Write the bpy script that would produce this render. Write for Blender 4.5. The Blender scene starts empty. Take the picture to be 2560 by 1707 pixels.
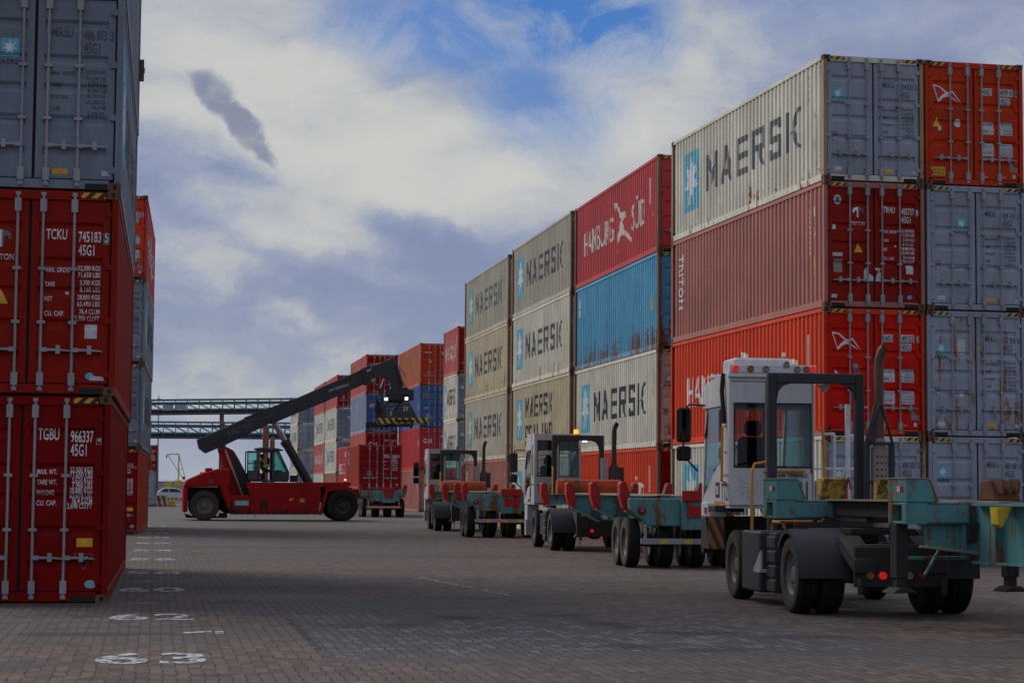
import bpy, bmesh, math, random
from mathutils import Vector, Matrix
R = math.radians
C = bpy.context.scene.collection
sc = bpy.context.scene
random.seed(4)

# ------------------------------------------------------------------ camera
cam = bpy.data.objects.new('camera', bpy.data.cameras.new('camera'))
C.objects.link(cam)
cam.data.sensor_width = 36.0
cam.data.lens = 5022 / 2560 * 36.0
cam.data.clip_start, cam.data.clip_end = 0.1, 6000
YAW, PIT, ROL, CAMH = 0.1753, 0.073, 0.0074, 1.6366
cam.rotation_mode = 'XYZ'
cam.matrix_world = (Matrix.Translation((0, 0, CAMH)) @ Matrix.Rotation(-YAW, 4, 'Z')
                    @ Matrix.Rotation(math.pi / 2 + PIT, 4, 'X') @ Matrix.Rotation(ROL, 4, 'Z'))
sc.camera = cam
sc.view_settings.view_transform = 'Standard'
sc.view_settings.look = 'None'
sc.view_settings.exposure = 0.0
sc.view_settings.gamma = 1.0
sc.cycles.max_bounces = 6
sc.cycles.transparent_max_bounces = 8
try:
    sc.cycles.use_denoising = True
except Exception:
    pass

# ------------------------------------------------------------------ sun and sky
SUN_AZ, SUN_EL = R(-48), R(38)      # azimuth measured from +Y towards +X
sd = Vector((math.sin(SUN_AZ) * math.cos(SUN_EL), math.cos(SUN_AZ) * math.cos(SUN_EL), math.sin(SUN_EL)))
sun = bpy.data.objects.new('sun', bpy.data.lights.new('sun', 'SUN'))
C.objects.link(sun)
sun.data.energy = 2.3
sun.data.angle = R(38)
sun.data.color = (1.0, 0.93, 0.83)
sun.rotation_mode = 'QUATERNION'
sun.rotation_quaternion = sd.to_track_quat('Z', 'Y')


class NT:
    """small helper around a node tree"""
    def __init__(s, tree):
        s.t = tree; s.n = tree.nodes; s.l = tree.links; s.n.clear()
    def new(s, kind, **kw):
        x = s.n.new(kind)
        for k, v in kw.items():
            setattr(x, k, v)
        return x
    def put(s, sock, v):
        if hasattr(v, 'is_output'):
            s.l.new(v, sock)
        elif v is not None:
            sock.default_value = v
    def math(s, op, a, b=None, c=None, clamp=False):
        x = s.new('ShaderNodeMath', operation=op, use_clamp=clamp)
        s.put(x.inputs[0], a)
        if b is not None: s.put(x.inputs[1], b)
        if c is not None: s.put(x.inputs[2], c)
        return x.outputs[0]
    def vmath(s, op, a, b=None):
        x = s.new('ShaderNodeVectorMath', operation=op)
        s.put(x.inputs[0], a)
        if b is not None: s.put(x.inputs[1], b)
        return x.outputs['Value'] if op in ('DOT_PRODUCT', 'LENGTH') else x.outputs[0]
    def rng(s, v, a, b, c=0.0, d=1.0, smooth=True):
        x = s.new('ShaderNodeMapRange', interpolation_type='SMOOTHSTEP' if smooth else 'LINEAR')
        s.put(x.inputs[0], v)
        for i, q in enumerate((a, b, c, d)):
            s.put(x.inputs[i + 1], q)
        return x.outputs[0]
    def mix(s, f, a, b, blend='MIX'):
        x = s.new('ShaderNodeMix', data_type='RGBA', blend_type=blend)
        s.put(x.inputs[0], f)
        s.put(x.inputs[6], col4(a)); s.put(x.inputs[7], col4(b))
        return x.outputs[2]
    def noise(s, vec, scale, detail=4, rough=0.55, dist=0.0, out='Fac'):
        x = s.new('ShaderNodeTexNoise')
        s.put(x.inputs['Vector'], vec)
        x.inputs['Scale'].default_value = scale
        x.inputs['Detail'].default_value = detail
        x.inputs['Roughness'].default_value = rough
        x.inputs['Distortion'].default_value = dist
        return x.outputs[out]


def col4(v):
    if isinstance(v, (tuple, list)) and len(v) == 3:
        return (*v, 1.0)
    return v


def build_world():
    w = bpy.data.worlds.new('World'); sc.world = w; w.use_nodes = True
    t = NT(w.node_tree)
    d0 = t.new('ShaderNodeTexCoord').outputs['Generated']
    sky = t.new('ShaderNodeTexSky', sky_type='NISHITA')
    sky.sun_disc = False; sky.sun_elevation = SUN_EL; sky.sun_rotation = SUN_AZ
    sky.air_density = 1.0; sky.dust_density = 0.6; sky.ozone_density = 2.5
    skyc = t.vmath('MULTIPLY', sky.outputs[0], (0.088, 0.084, 0.080))
    nd = t.noise(d0, 9.0, 6, 0.6, out='Color')
    d = t.vmath('ADD', d0, t.vmath('MULTIPLY', t.vmath('SUBTRACT', nd, (.5, .5, .5)), (.045, .045, .026)))
    nd2 = t.noise(d0, 32.0, 5, 0.6, out='Color')
    d = t.vmath('ADD', d, t.vmath('MULTIPLY', t.vmath('SUBTRACT', nd2, (.5, .5, .5)), (.022, .022, .016)))

    def blob(c, axis_r, axis_u, sx, sy, soft=1.0):
        """soft ellipse round direction c; sx, sy are half sizes in radians"""
        rel = t.vmath('SUBTRACT', d, c)
        a = t.math('MULTIPLY', t.vmath('DOT_PRODUCT', rel, axis_r), 1 / sx)
        b = t.math('MULTIPLY', t.vmath('DOT_PRODUCT', rel, axis_u), 1 / sy)
        q = t.math('ADD', t.math('MULTIPLY', a, a), t.math('MULTIPLY', b, b))
        return t.rng(q, 1.0, 1.0 - soft)

    def at(az, el, rot, sx, sy, soft=1.0):
        az, el, rot = R(az), R(el), R(rot)
        c = Vector((math.sin(az) * math.cos(el), math.cos(az) * math.cos(el), math.sin(el)))
        r = Vector((math.cos(az), -math.sin(az), 0)); u = r.cross(c).normalized()
        ar = r * math.cos(rot) + u * math.sin(rot); au = u * math.cos(rot) - r * math.sin(rot)
        return blob(tuple(c), tuple(ar), tuple(au), R(sx), R(sy), soft)

    # high veil of cloud, streaked
    st = t.vmath('MULTIPLY', d, (1.0, 1.0, 2.4))
    n1 = t.noise(st, 4.5, 5, 0.5, 0.3)
    n2 = t.noise(st, 13.0, 7, 0.6, 0.4)
    pn = t.noise(t.vmath('MULTIPLY', d0, (1, 1, 1.4)), 30.0, 8, .62, .3)
    pl = t.noise(t.vmath('MULTIPLY', d0, (1.2, 1.2, 1.3)), 15.0, 8, .62, .7)
    lit = t.rng(t.math('ADD', t.math('MULTIPLY', n1, .55), t.math('MULTIPLY', n2, .45)), 0.32, 0.70, .04, .86)
    # broad bright parts of the veil and grey blue undersides, set in the sky by direction
    for b, k in ((at(4.8, 9.5, -6, 7.0, 3.2), .36), (at(1.0, 12.5, 10, 6, 2.6), .12), (at(10.5, 9.3, -8, 7, 2.6), .26),
                 (at(14.2, 11.5, 28, 4.2, 2.6), .36), (at(4.4, 7.3, -20, 6.0, 1.0), .42), (at(8.2, 8.6, 12, 3.6, 1.0), .22)):
        lit = t.math('ADD', lit, t.math('MULTIPLY', b, k))
    for b, k in ((at(0.6, 8.9, -14, 4.4, 1.6), .52), (at(6.9, 7.0, -16, 4.4, 1.2), .34), (at(10.5, 6.4, -8, 5.5, 1.8), .22),
                 (at(8.8, 9.1, 18, 2.4, 1.1), .26), (at(4.2, 5.0, 0, 10, 2.2), .40), (at(18.5, 12, 0, 6, 5), .34), (at(2.6, 14.4, -6, 7, 1.6), .14), (at(9.0, 11.2, -10, 4, 1.2), .20), (at(3.2, 12.9, -12, 4, .8), .16)):
        lit = t.math('SUBTRACT', lit, t.math('MULTIPLY', b, k))
    lit = t.math('ADD', lit, t.math('MULTIPLY', t.math('SUBTRACT', t.noise(t.vmath('MULTIPLY', d, (1, 1, 2.8)), 24.0, 6, .6, .3), .5), .55))
    lit = t.rng(lit, -.12, 1.22)
    ramp = t.new('ShaderNodeValToRGB'); t.put(ramp.inputs[0], lit)
    el = ramp.color_ramp.elements
    el[0].position = 0.0; el[0].color = (.225, .270, .435, 1)
    el[1].position = 1.0; el[1].color = (.585, .59, .565, 1)
    for p, q in ((.30, (.315, .360, .485, 1)), (.62, (.455, .480, .520, 1))):
        x = el.new(p); x.color = q
    veil = ramp.outputs[0]
    # torn opening to blue sky, streaked by thin cirrus
    blue = t.math('MAXIMUM', at(11.4, 13.6, -6, 4.6, 2.5), t.math('MULTIPLY', at(8.2, 12.9, -3, 4.6, 1.7), .72))
    blue = t.math('MAXIMUM', blue, t.math('MULTIPLY', at(10.8, 11.7, -50, 3.4, 2.8), .58))
    blue = t.math('MAXIMUM', blue, t.math('MULTIPLY', at(19.0, 14.2, 0, 4.0, 1.6), .45))
    wisp = t.rng(pl, .36, .66)
    blue = t.math('MULTIPLY', blue, t.math('SUBTRACT', 1.25, t.math('MULTIPLY', wisp, .70)), clamp=True)
    deep = t.vmath('MULTIPLY', skyc, (.20, .56, 1.12))
    base = t.mix(t.math('MULTIPLY', blue, .93), veil, deep)
    # band of pale grey blue low over the yard with small heaped clouds
    sepz = t.new('ShaderNodeSeparateXYZ'); t.put(sepz.inputs[0], d0)
    low = t.rng(sepz.outputs[2], .15, .01)
    base = t.mix(t.math('MULTIPLY', low, .62), base, (.300, .345, .44))
    puffs = None
    for a in ((5.4, 3.75, 0, 1.8, .95), (3.0, 2.95, 0, 1.5, 1.0), (4.3, 2.9, 20, 1.4, 1.2), (1.3, 2.9, 0, 2.6, 1.1),
              (3.7, 4.85, 0, 1.5, .6), (1.2, 6.2, 8, 3.4, 1.3), (9.3, 4.1, 0, 1.2, 1.1)):
        b = at(*a, 1.0)
        puffs = b if puffs is None else t.math('MAXIMUM', puffs, b)
    puffs = t.math('MULTIPLY', puffs, t.rng(pn, .40, .62, .15, 1.0))
    base = t.mix(t.math('MULTIPLY', puffs, .78), base, (.50, .515, .525))
    # one small dark scud cloud
    scud = t.math('MAXIMUM', at(1.6, 11.05, -40, 1.2, .62), t.math('MAXIMUM', at(2.45, 10.3, -42, 1.3, .46), at(3.3, 9.6, -44, .95, .30)))
    scud = t.math('MULTIPLY', t.rng(scud, .0, .95), t.rng(pn, .30, .55, .70, 1.0))
    base = t.mix(t.math('MULTIPLY', scud, .80), base, (.165, .20, .325))
    # below the horizon
    base = t.mix(t.rng(sepz.outputs[2], 0.0, -0.02), base, (.12, .12, .12))
    bg = t.new('ShaderNodeBackground'); t.put(bg.inputs[0], base); bg.inputs[1].default_value = 1.0
    o = t.new('ShaderNodeOutputWorld'); t.l.new(bg.outputs[0], o.inputs[0])


build_world()

# ------------------------------------------------------------------ materials
MATS = {}


def paint(name, col, rust=0.1, rough=0.5, dirt=0.25, metal=0.0, rcol=(.085, .034, .014), fade=None, spec=.4, low=0.0, top=1.0, lowcol=None):
    """weathered paint: soft fading, vertical grime streaks and rust patches fixed in world space"""
    if name in MATS: return MATS[name]
    m = bpy.data.materials.new(name); m.use_nodes = True; MATS[name] = m
    t = NT(m.node_tree)
    P = t.new('ShaderNodeNewGeometry').outputs['Position']
    oi = t.new('ShaderNodeObjectInfo').outputs['Random']
    n1 = t.noise(P, .55, 5, .6)
    n2 = t.noise(t.vmath('MULTIPLY', P, (5.0, 5.0, .45)), 1.0, 5, .65)
    n3 = t.noise(P, 9.0, 5, .65)
    c = t.mix(t.rng(n1, .3, .7), tuple(x * .86 for x in col), fade or tuple(min(1, x * 1.14) for x in col))
    c = t.mix(t.math('MULTIPLY', t.rng(n2, .45, .78), dirt), c, tuple(x * .35 + .004 for x in col))
    c = t.mix(t.math('MULTIPLY', t.rng(n3, .5, .75), dirt * .22), c, (.11, .085, .06))
    f = t.math('ADD', t.math('MULTIPLY', n2, .5), t.math('ADD', t.math('MULTIPLY', n1, .3), t.math('MULTIPLY', n3, .35)))
    th = .80 - rust * .28
    if low:
        so = t.new('ShaderNodeSeparateXYZ'); t.put(so.inputs[0], t.new('ShaderNodeTexCoord').outputs['Object'])
        near_edge = t.rng(so.outputs[2], top, .12)
        f = t.math('ADD', f, t.math('MULTIPLY', near_edge, low))
    mask = t.rng(f, th, th + .07)
    rc = t.mix(t.rng(n3, .35, .65), rcol, tuple(x * 2.6 for x in rcol))
    c = t.mix(mask, c, rc)
    b = t.new('ShaderNodeBsdfPrincipled')
    t.put(b.inputs['Base Color'], c)
    t.put(b.inputs['Roughness'], t.rng(t.math('ADD', mask, t.math('MULTIPLY', n3, .3)), 0, 1.2, rough, .92, False))
    b.inputs['Metallic'].default_value = metal
    b.inputs['Specular IOR Level'].default_value = spec
    bp = t.new('ShaderNodeBump'); bp.inputs['Strength'].default_value = .12; bp.inputs['Distance'].default_value = .02
    t.put(bp.inputs['Height'], t.math('ADD', n3, n1)); t.l.new(bp.outputs[0], b.inputs['Normal'])
    o = t.new('ShaderNodeOutputMaterial'); t.l.new(b.outputs[0], o.inputs[0])
    return m


def plain(name, col, rough=.6, metal=0.0, emit=0.0, worn=0.0, spec=.4):
    if name in MATS: return MATS[name]
    m = bpy.data.materials.new(name); m.use_nodes = True; MATS[name] = m
    t = NT(m.node_tree)
    P = t.new('ShaderNodeNewGeometry').outputs['Position']
    n = t.noise(P, 14.0, 4, .6); n1 = t.noise(P, 2.5, 4, .6)
    c = t.mix(t.rng(t.math('ADD', t.math('MULTIPLY', n, .5), t.math('MULTIPLY', n1, .5)), .35, .65), tuple(x * .78 for x in col), tuple(min(1, x * 1.15) for x in col))
    b = t.new('ShaderNodeBsdfPrincipled')
    t.put(b.inputs['Base Color'], c)
    b.inputs['Roughness'].default_value = rough; b.inputs['Metallic'].default_value = metal
    b.inputs['Specular IOR Level'].default_value = spec
    if emit:
        b.inputs['Emission Color'].default_value = (*col, 1); b.inputs['Emission Strength'].default_value = emit
    o = t.new('ShaderNodeOutputMaterial')
    sh = b.outputs[0]
    if worn:
        tr = t.new('ShaderNodeBsdfTransparent'); mx = t.new('ShaderNodeMixShader')
        t.put(mx.inputs[0], t.rng(t.noise(P, 7.0, 6, .7), worn - .06, worn + .06))
        t.l.new(tr.outputs[0], mx.inputs[1]); t.l.new(b.outputs[0], mx.inputs[2]); sh = mx.outputs[0]
    t.l.new(sh, o.inputs[0])
    return m


def glass(name, tint, refl=.10):
    m = bpy.data.materials.new(name); m.use_nodes = True; MATS[name] = m
    t = NT(m.node_tree)
    tr = t.new('ShaderNodeBsdfTransparent'); tr.inputs[0].default_value = (*tint, 1)
    gl = t.new('ShaderNodeBsdfGlossy'); gl.inputs['Roughness'].default_value = .03; gl.inputs[0].default_value = (.9, .95, .95, 1)
    fr = t.new('ShaderNodeFresnel'); fr.inputs[0].default_value = 1.5
    mx = t.new('ShaderNodeMixShader'); t.put(mx.inputs[0], t.math('MULTIPLY', fr.outputs[0], refl * 14, clamp=True))
    t.l.new(tr.outputs[0], mx.inputs[1]); t.l.new(gl.outputs[0], mx.inputs[2])
    o = t.new('ShaderNodeOutputMaterial'); t.l.new(mx.outputs[0], o.inputs[0])
    return m


def stripes(name, a, b, pitch=.16, slope=1.0, axis=0, rough=.6):
    """diagonal warning stripes in the object's own coordinates"""
    m = bpy.data.materials.new(name); m.use_nodes = True; MATS[name] = m
    t = NT(m.node_tree)
    o_ = t.new('ShaderNodeTexCoord').outputs['Object']
    s = t.new('ShaderNodeSeparateXYZ'); t.put(s.inputs[0], o_)
    v = t.math('MULTIPLY_ADD', s.outputs[2], slope, s.outputs[axis])
    fr = t.math('FRACT', t.math('MULTIPLY', v, 1 / pitch))
    n = t.noise(o_, 12.0, 4, .6)
    c = t.mix(t.math('GREATER_THAN', fr, .5), a, b)
    c = t.mix(t.rng(n, .55, .75), c, (.06, .05, .04))
    p = t.new('ShaderNodeBsdfPrincipled'); t.put(p.inputs['Base Color'], c); p.inputs['Roughness'].default_value = rough
    o = t.new('ShaderNodeOutputMaterial'); t.l.new(p.outputs[0], o.inputs[0])
    return m


def paving():
    m = bpy.data.materials.new('paving_blocks'); m.use_nodes = True
    t = NT(m.node_tree)
    P = t.new('ShaderNodeNewGeometry').outputs['Position']
    wob = t.vmath('ADD', P, t.vmath('MULTIPLY', t.vmath('SUBTRACT', t.noise(P, 1.3, 3, .5, out='Color'), (.5, .5, .5)), (.05, .05, 0)))
    sp0 = t.new('ShaderNodeSeparateXYZ'); t.put(sp0.inputs[0], wob)
    zig = t.math('MULTIPLY', t.math('PINGPONG', sp0.outputs[1], .23), .10)
    cx = t.new('ShaderNodeCombineXYZ'); t.put(cx.inputs[0], sp0.outputs[1]); t.put(cx.inputs[1], t.math('ADD', sp0.outputs[0], zig))
    br = t.new('ShaderNodeTexBrick', offset=.5, squash=1.0)
    t.put(br.inputs['Vector'], cx.outputs[0])
    br.inputs['Scale'].default_value = 1.0
    br.inputs['Brick Width'].default_value = .23; br.inputs['Row Height'].default_value = .118
    br.inputs['Mortar Size'].default_value = .0085; br.inputs['Mortar Smooth'].default_value = .25
    br.inputs['Bias'].default_value = -.1
    br.inputs['Color1'].default_value = (.082, .056, .045, 1); br.inputs['Color2'].default_value = (.160, .118, .096, 1)
    jn = t.rng(t.noise(t.vmath('MULTIPLY', P, (9.0, 2.2, 1)), 1.0, 3, .6), .36, .62)
    t.put(br.inputs['Mortar'], t.mix(jn, (.085, .068, .062), (.010, .008, .009)))
    c = br.outputs['Color']
    # repaired greyer and redder areas
    a1 = t.rng(t.noise(t.vmath('MULTIPLY', P, (.35, .8, 1)), .35, 4, .5), .45, .60)
    c = t.mix(t.math('MULTIPLY', a1, .65), c, t.mix(br.outputs['Fac'], (.078, .074, .076), (.018, .017, .018)))
    a2 = t.rng(t.noise(t.vmath('MULTIPLY', P, (.4, .9, 1)), .5, 4, .6), .55, .68)
    c = t.mix(t.math('MULTIPLY', a2, .5), c, t.mix(br.outputs['Fac'], (.130, .086, .070), (.03, .018, .016)))
    # oil and tyre staining: long smears and spots
    s1 = t.rng(t.noise(t.vmath('MULTIPLY', P, (.16, .9, 1)), .9, 6, .62, .6), .46, .70)
    s2 = t.rng(t.noise(t.vmath('MULTIPLY', P, (.5, .8, 1)), 1.1, 6, .65, .8), .56, .74)
    c = t.mix(t.math('MULTIPLY', s1, .62), c, (.040, .037, .042))
    c = t.mix(t.math('MULTIPLY', s2, .75), c, (.022, .021, .026))
    # pale dusty stones
    s3 = t.rng(t.noise(t.vmath('MULTIPLY', P, (5.0, 2.6, 1)), 1.2, 3, .5), .66, .72)
    c = t.mix(t.math('MULTIPLY', s3, .35), c, (.26, .25, .235))
    # oil drips and skid marks where machines turn
    sq = t.new('ShaderNodeSeparateXYZ'); t.put(sq.inputs[0], P)
    ex = t.math('ADD', sq.outputs[0], t.math('MULTIPLY', t.math('SUBTRACT', t.noise(P, 3.0, 3), .5), .25)); ey = t.math('ADD', sq.outputs[1], t.math('MULTIPLY', t.math('SUBTRACT', t.noise(P, 1.4, 3), .5), 1.2))
    patch = t.math('MULTIPLY', t.math('MULTIPLY', t.rng(ex, 1.66, 1.74), t.rng(ex, 7.8, 7.0)), t.math('MULTIPLY', t.rng(ey, 19.6, 20.2), t.rng(ey, 25.6, 24.6)))
    rel = t.noise(t.vmath('FLOOR', t.vmath('MULTIPLY', cx.outputs[0], (1 / .23, 1 / .118, 0))), 7.3, 1)
    c = t.mix(t.math('MULTIPLY', patch, .8), c, t.mix(br.outputs['Fac'], t.mix(t.rng(rel, .48, .66), (.062, .064, .074), (.15, .15, .155)), (.012, .012, .014)))
    edge = t.math('MULTIPLY', t.math('MULTIPLY', t.rng(ex, 1.62, 1.68), t.rng(ex, 1.76, 1.70)), t.math('MULTIPLY', t.rng(ey, 20, 21), t.rng(ey, 26, 25)))
    c = t.mix(t.math('MULTIPLY', edge, .8), c, (.010, .010, .010))
    for x, y, rx, ry, k in ((3.8, 25.3, .42, .65, .9), (2.6, 24.2, 1.1, .9, .6), (3.2, 22.4, 1.0, .5, .4), (5.35, 25.7, .30, .55, .75), (5.5, 24.0, .36, .8, .85), (6.1, 22.5, .75, .45, .8), (7.2, 21.8, .9, .35, .6), (4.9, 20.7, .55, .38, .75), (5.7, 20.1, .6, .3, .6), (-.6, 22.8, 1.1, .36, .85), (6.9, 31.0, .55, .55, .5), (1.6, 33.0, 2.6, .8, .4), (6.5, 48.0, 3.0, 1.2, .35), (1.2, 29.2, .3, .5, .6), (-.2, 27.0, .8, .4, .4), (4.4, 40.0, 2.2, .7, .4), (3.6, 55.0, 4.0, 1.0, .35)):
        q = t.vmath('MULTIPLY', t.vmath('SUBTRACT', P, (x, y, 0)), (1 / rx, 1 / ry, 0))
        ln = t.math('ADD', t.vmath('LENGTH', q), t.math('MULTIPLY', t.math('SUBTRACT', t.noise(P, 2.2, 5, .65), .5), 2.2))
        c = t.mix(t.math('MULTIPLY', t.rng(ln, 1.25, .2), k), c, (.020, .019, .022))
    for x, y, r0, w, k, lim in ((11.5, 27.0, 6.6, .16, .45, 24.5), (11.5, 27.0, 8.6, .18, .40, 24.0), (9.6, 30.0, 7.2, .15, .35, 28.0), (-3.0, 40.0, 14.5, .17, .35, 36.0), (-3.0, 40.0, 16.4, .17, .30, 36.0)):
        dd = t.math('ABSOLUTE', t.math('SUBTRACT', t.vmath('LENGTH', t.vmath('MULTIPLY', t.vmath('SUBTRACT', P, (x, y, 0)), (1, 1, 0))), r0))
        mk = t.math('MULTIPLY', t.rng(dd, w, w * .5), t.rng(t.noise(P, .9, 5, .65), .40, .62))
        c = t.mix(t.math('MULTIPLY', mk, k), c, (.020, .019, .020))
    # concrete apron farther up the lane
    sp = t.new('ShaderNodeSeparateXYZ'); t.put(sp.inputs[0], P)
    far = t.rng(t.math('ADD', sp.outputs[1], t.math('MULTIPLY', t.noise(P, .12, 3), 16.0)), 84.0, 100.0)
    c = t.mix(t.math('MULTIPLY', far, .75), c, t.mix(t.noise(P, .8, 5, .6), (.098, .090, .087), (.140, .130, .126)))
    p = t.new('ShaderNodeBsdfPrincipled'); t.put(p.inputs['Base Color'], c)
    t.put(p.inputs['Roughness'], t.rng(s1, 0, 1, .82, .62, False)); p.inputs['Specular IOR Level'].default_value = .3
    bp = t.new('ShaderNodeBump'); bp.inputs['Strength'].default_value = .5; bp.inputs['Distance'].default_value = .012
    t.put(bp.inputs['Height'], t.math('SUBTRACT', t.math('MULTIPLY', t.noise(P, 60, 3), .3), br.outputs['Fac'])); t.l.new(bp.outputs[0], p.inputs['Normal'])
    o = t.new('ShaderNodeOutputMaterial'); t.l.new(p.outputs[0], o.inputs[0])
    return m


M = {}
M['black'] = plain('black_rubber_seal', (.012, .012, .014), .7)
M['dark'] = paint('dark_steel', (.030, .031, .036), .0, .55, .35)
M['grime'] = paint('grimy_chassis', (.032, .028, .026), .15, .75, .5)
M['tyre'] = plain('tyre_rubber', (.016, .015, .014), .8, spec=.25)
M['tyrewall'] = plain('dusty_tyre_wall', (.050, .043, .039), .9)
M['rim'] = paint('wheel_rim', (.15, .128, .115), .45, .55, .5)
M['hub'] = paint('dusty_hub', (.035, .032, .030), .3, .6, .4)
M['zinc'] = paint('galvanised_bar', (.30, .30, .32), .12, .5, .35)
M['rusty'] = paint('rusty_steel', (.15, .075, .040), .75, .8, .4)
M['brownrust'] = paint('rust_brown_plate', (.12, .052, .028), .5, .8, .4)
M['rustedge'] = paint('worn_edge', (.30, .24, .19), .45, .7, .5)
M['white'] = paint('white_cab_paint', (.66, .66, .67), .05, .4, .38)
M['oldwhite'] = paint('aged_white_cab_paint', (.44, .43, .45), .08, .5, .35)
M['teal'] = paint('teal_trailer_paint', (.085, .25, .255), .80, .5, .5)
M['wornteal'] = paint('worn_pale_teal', (.20, .34, .31), .55, .6, .5)
M['darkteal'] = paint('grimy_teal_beam', (.045, .125, .13), .55, .6, .6)
M['redguide'] = paint('red_guide_paint', (.40, .005, .003), .20, .5, .35)
M['orangeroll'] = paint('orange_red_stop', (.42, .055, .010), .80, .65, .6)
M['yellowrust'] = paint('chipped_yellow', (.50, .34, .05), .92, .6, .5)
M['yellow'] = plain('yellow_paint', (.62, .42, .03), .5)
M['orange'] = plain('orange_handrail', (.62, .25, .02), .45)
M['whitepaint'] = plain('white_marking', (.74, .74, .74), .6)
M['softwhite'] = plain('cream_marking', (.66, .62, .52), .6)
M['navy'] = plain('dark_navy_lettering', (.030, .036, .052), .6)
M['greyink'] = plain('grey_lettering', (.075, .085, .10), .6)
M['faded'] = plain('faded_lettering', (.13, .14, .155), .6)
M['skyblue'] = plain('sky_blue_panel', (.12, .46, .60), .55)
M['tealblue'] = plain('teal_blue_panel', (.14, .40, .43), .55)
M['sticker'] = plain('white_sticker', (.55, .55, .57), .5)
M['greysticker'] = plain('grey_plate', (.23, .21, .20), .5)
M['yelsticker'] = plain('amber_sticker', (.72, .38, .02), .5)
M['redmark'] = plain('red_marking', (.60, .012, .05), .5)
M['bluemark'] = plain('blue_marking', (.05, .16, .45), .5)
M['rs_red'] = paint('crane_red', (.30, .0006, .002), .02, .45, .5, spec=.22, rcol=(.014, .008, .008), low=.30, top=1.5)
M['boom'] = paint('boom_charcoal', (.026, .030, .040), .0, .45, .3)
M['cabgrey'] = paint('cab_dark_grey', (.045, .048, .058), .0, .5, .2)
M['lampwhite'] = plain('lit_white_lamp', (1, 1, .85), .3, emit=2.2)
M['lampamber'] = plain('lit_amber_lamp', (1, .42, .02), .3, emit=1.3)
M['lampred'] = plain('lit_red_lamp', (.8, .02, .02), .3, emit=.32)
M['dullred'] = plain('dull_red_lens', (.25, .012, .010), .3)
M['dullamber'] = plain('dull_amber_lens', (.30, .11, .03), .3)
M['lens'] = plain('clear_lens', (.22, .21, .16), .25)
M['chrome'] = plain('polished_rod', (.45, .45, .47), .25, 1.0)
M['glass'] = glass('tinted_glass', (.62, .74, .74), .05)
M['clearglass'] = glass('windscreen_glass', (.86, .92, .92), .05)
M['darkglass'] = glass('smoked_glass', (.62, .60, .60), .04)
M['greenglass'] = glass('green_glass', (.52, .80, .72), .07)
M['hazard'] = stripes('hazard_yellow_black', (.016, .016, .016), (.62, .36, .015), .17, -1.0)
M['bigstripe'] = stripes('spreader_stripes', (.014, .014, .014), (.58, .37, .02), .32, .62)
M['bumpstripe'] = stripes('orange_grey_stripes', (.075, .07, .07), (.55, .20, .03), .155, .45)
M['redwhite'] = stripes('red_white_stripes', (.50, .02, .015), (.55, .50, .48), .14, -.8)
M['barrier'] = stripes('yellow_black_barrier', (.10, .085, .06), (.60, .44, .20), .42, .25)
M['skin'] = plain('skin', (.16, .085, .06), .6)
M['cloth'] = plain('dark_work_clothes', (.018, .020, .030), .85)
M['hiviz'] = plain('lime_reflective', (.42, .85, .04), .6)
M['hair'] = plain('black_hair', (.012, .010, .010), .7)
M['seat'] = plain('seat_fabric', (.025, .026, .030), .9)
M['exh'] = paint('brown_exhaust', (.105, .052, .034), .35, .55, .4)
M['perf'] = paint('muffler_shield', (.24, .20, .175), .2, .6, .4)
M['carwhite'] = plain('white_car_paint', (.62, .63, .66), .3)
M['conv'] = paint('conveyor_teal', (.075, .19, .24), .12, .6, .3)
M['convdark'] = plain('conveyor_belt_dark', (.060, .064, .076), .8)
M['brick'] = paint('brick_red_column', (.235, .085, .06), .1, .7, .2)
M['crane'] = plain('yellow_davit', (.52, .45, .14), .6)
M['shed'] = plain('grey_shed_sheet', (.34, .35, .39), .7)

CP = {}
def cpaint(key, col, rust, fade=None, dirt=.3, rough=.5, low=.05, top=1.1, **kw):
    CP[key] = paint('container_' + key, col, rust, rough, dirt, fade=fade, low=low, top=top, **kw)
cpaint('pale', (.62, .595, .50), .36, dirt=.42, low=.09)  # aged grey with warm sunlight mixed into the tone
cpaint('paleyellow', (.55, .475, .31), .50, dirt=.5, low=.08)
cpaint('olive', (.42, .395, .31), .42, dirt=.45)
cpaint('grey', (.29, .322, .385), .20)
cpaint('slate', (.175, .205, .255), .10)
cpaint('rustgrey', (.30, .34, .41), .66, dirt=.55, rcol=(.13, .060, .018))
cpaint('postrust', (.19, .105, .062), .60, dirt=.5)
cpaint('postbeige', (.34, .24, .14), .65, dirt=.5)
cpaint('beige', (.50, .455, .36), .46, dirt=.5, low=.08)
cpaint('brown', (.37, .135, .105), .05, dirt=.2)
cpaint('tritonred', (.27, .0075, .001), .10, dirt=.2, spec=.15)
cpaint('maroon', (.215, .0007, .0006), .06, dirt=.2, spec=.12)
cpaint('loadred', (.38, .045, .018), .18, spec=.2)
cpaint('hred', (.46, .030, .035), .10)
cpaint('horange', (.64, .042, .002), .12, spec=.3)
cpaint('rust_orange', (.52, .034, .001), .12, spec=.2)
cpaint('hasured', (.60, .008, .001), .10, spec=.15, dirt=.2)
cpaint('orange', (.46, .13, .055), .16)
cpaint('blue', (.07, .33, .54), .50, dirt=.45, low=.125, top=1.5)
cpaint('deepblue', (.035, .105, .28), .15)
cpaint('paleblue', (.25, .29, .40), .15)
cpaint('caired', (.47, .02, .028), .10)
cpaint('pinkred', (.50, .11, .09), .14)
cpaint('darkred', (.28, .003, .006), .12, spec=.15)


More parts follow.
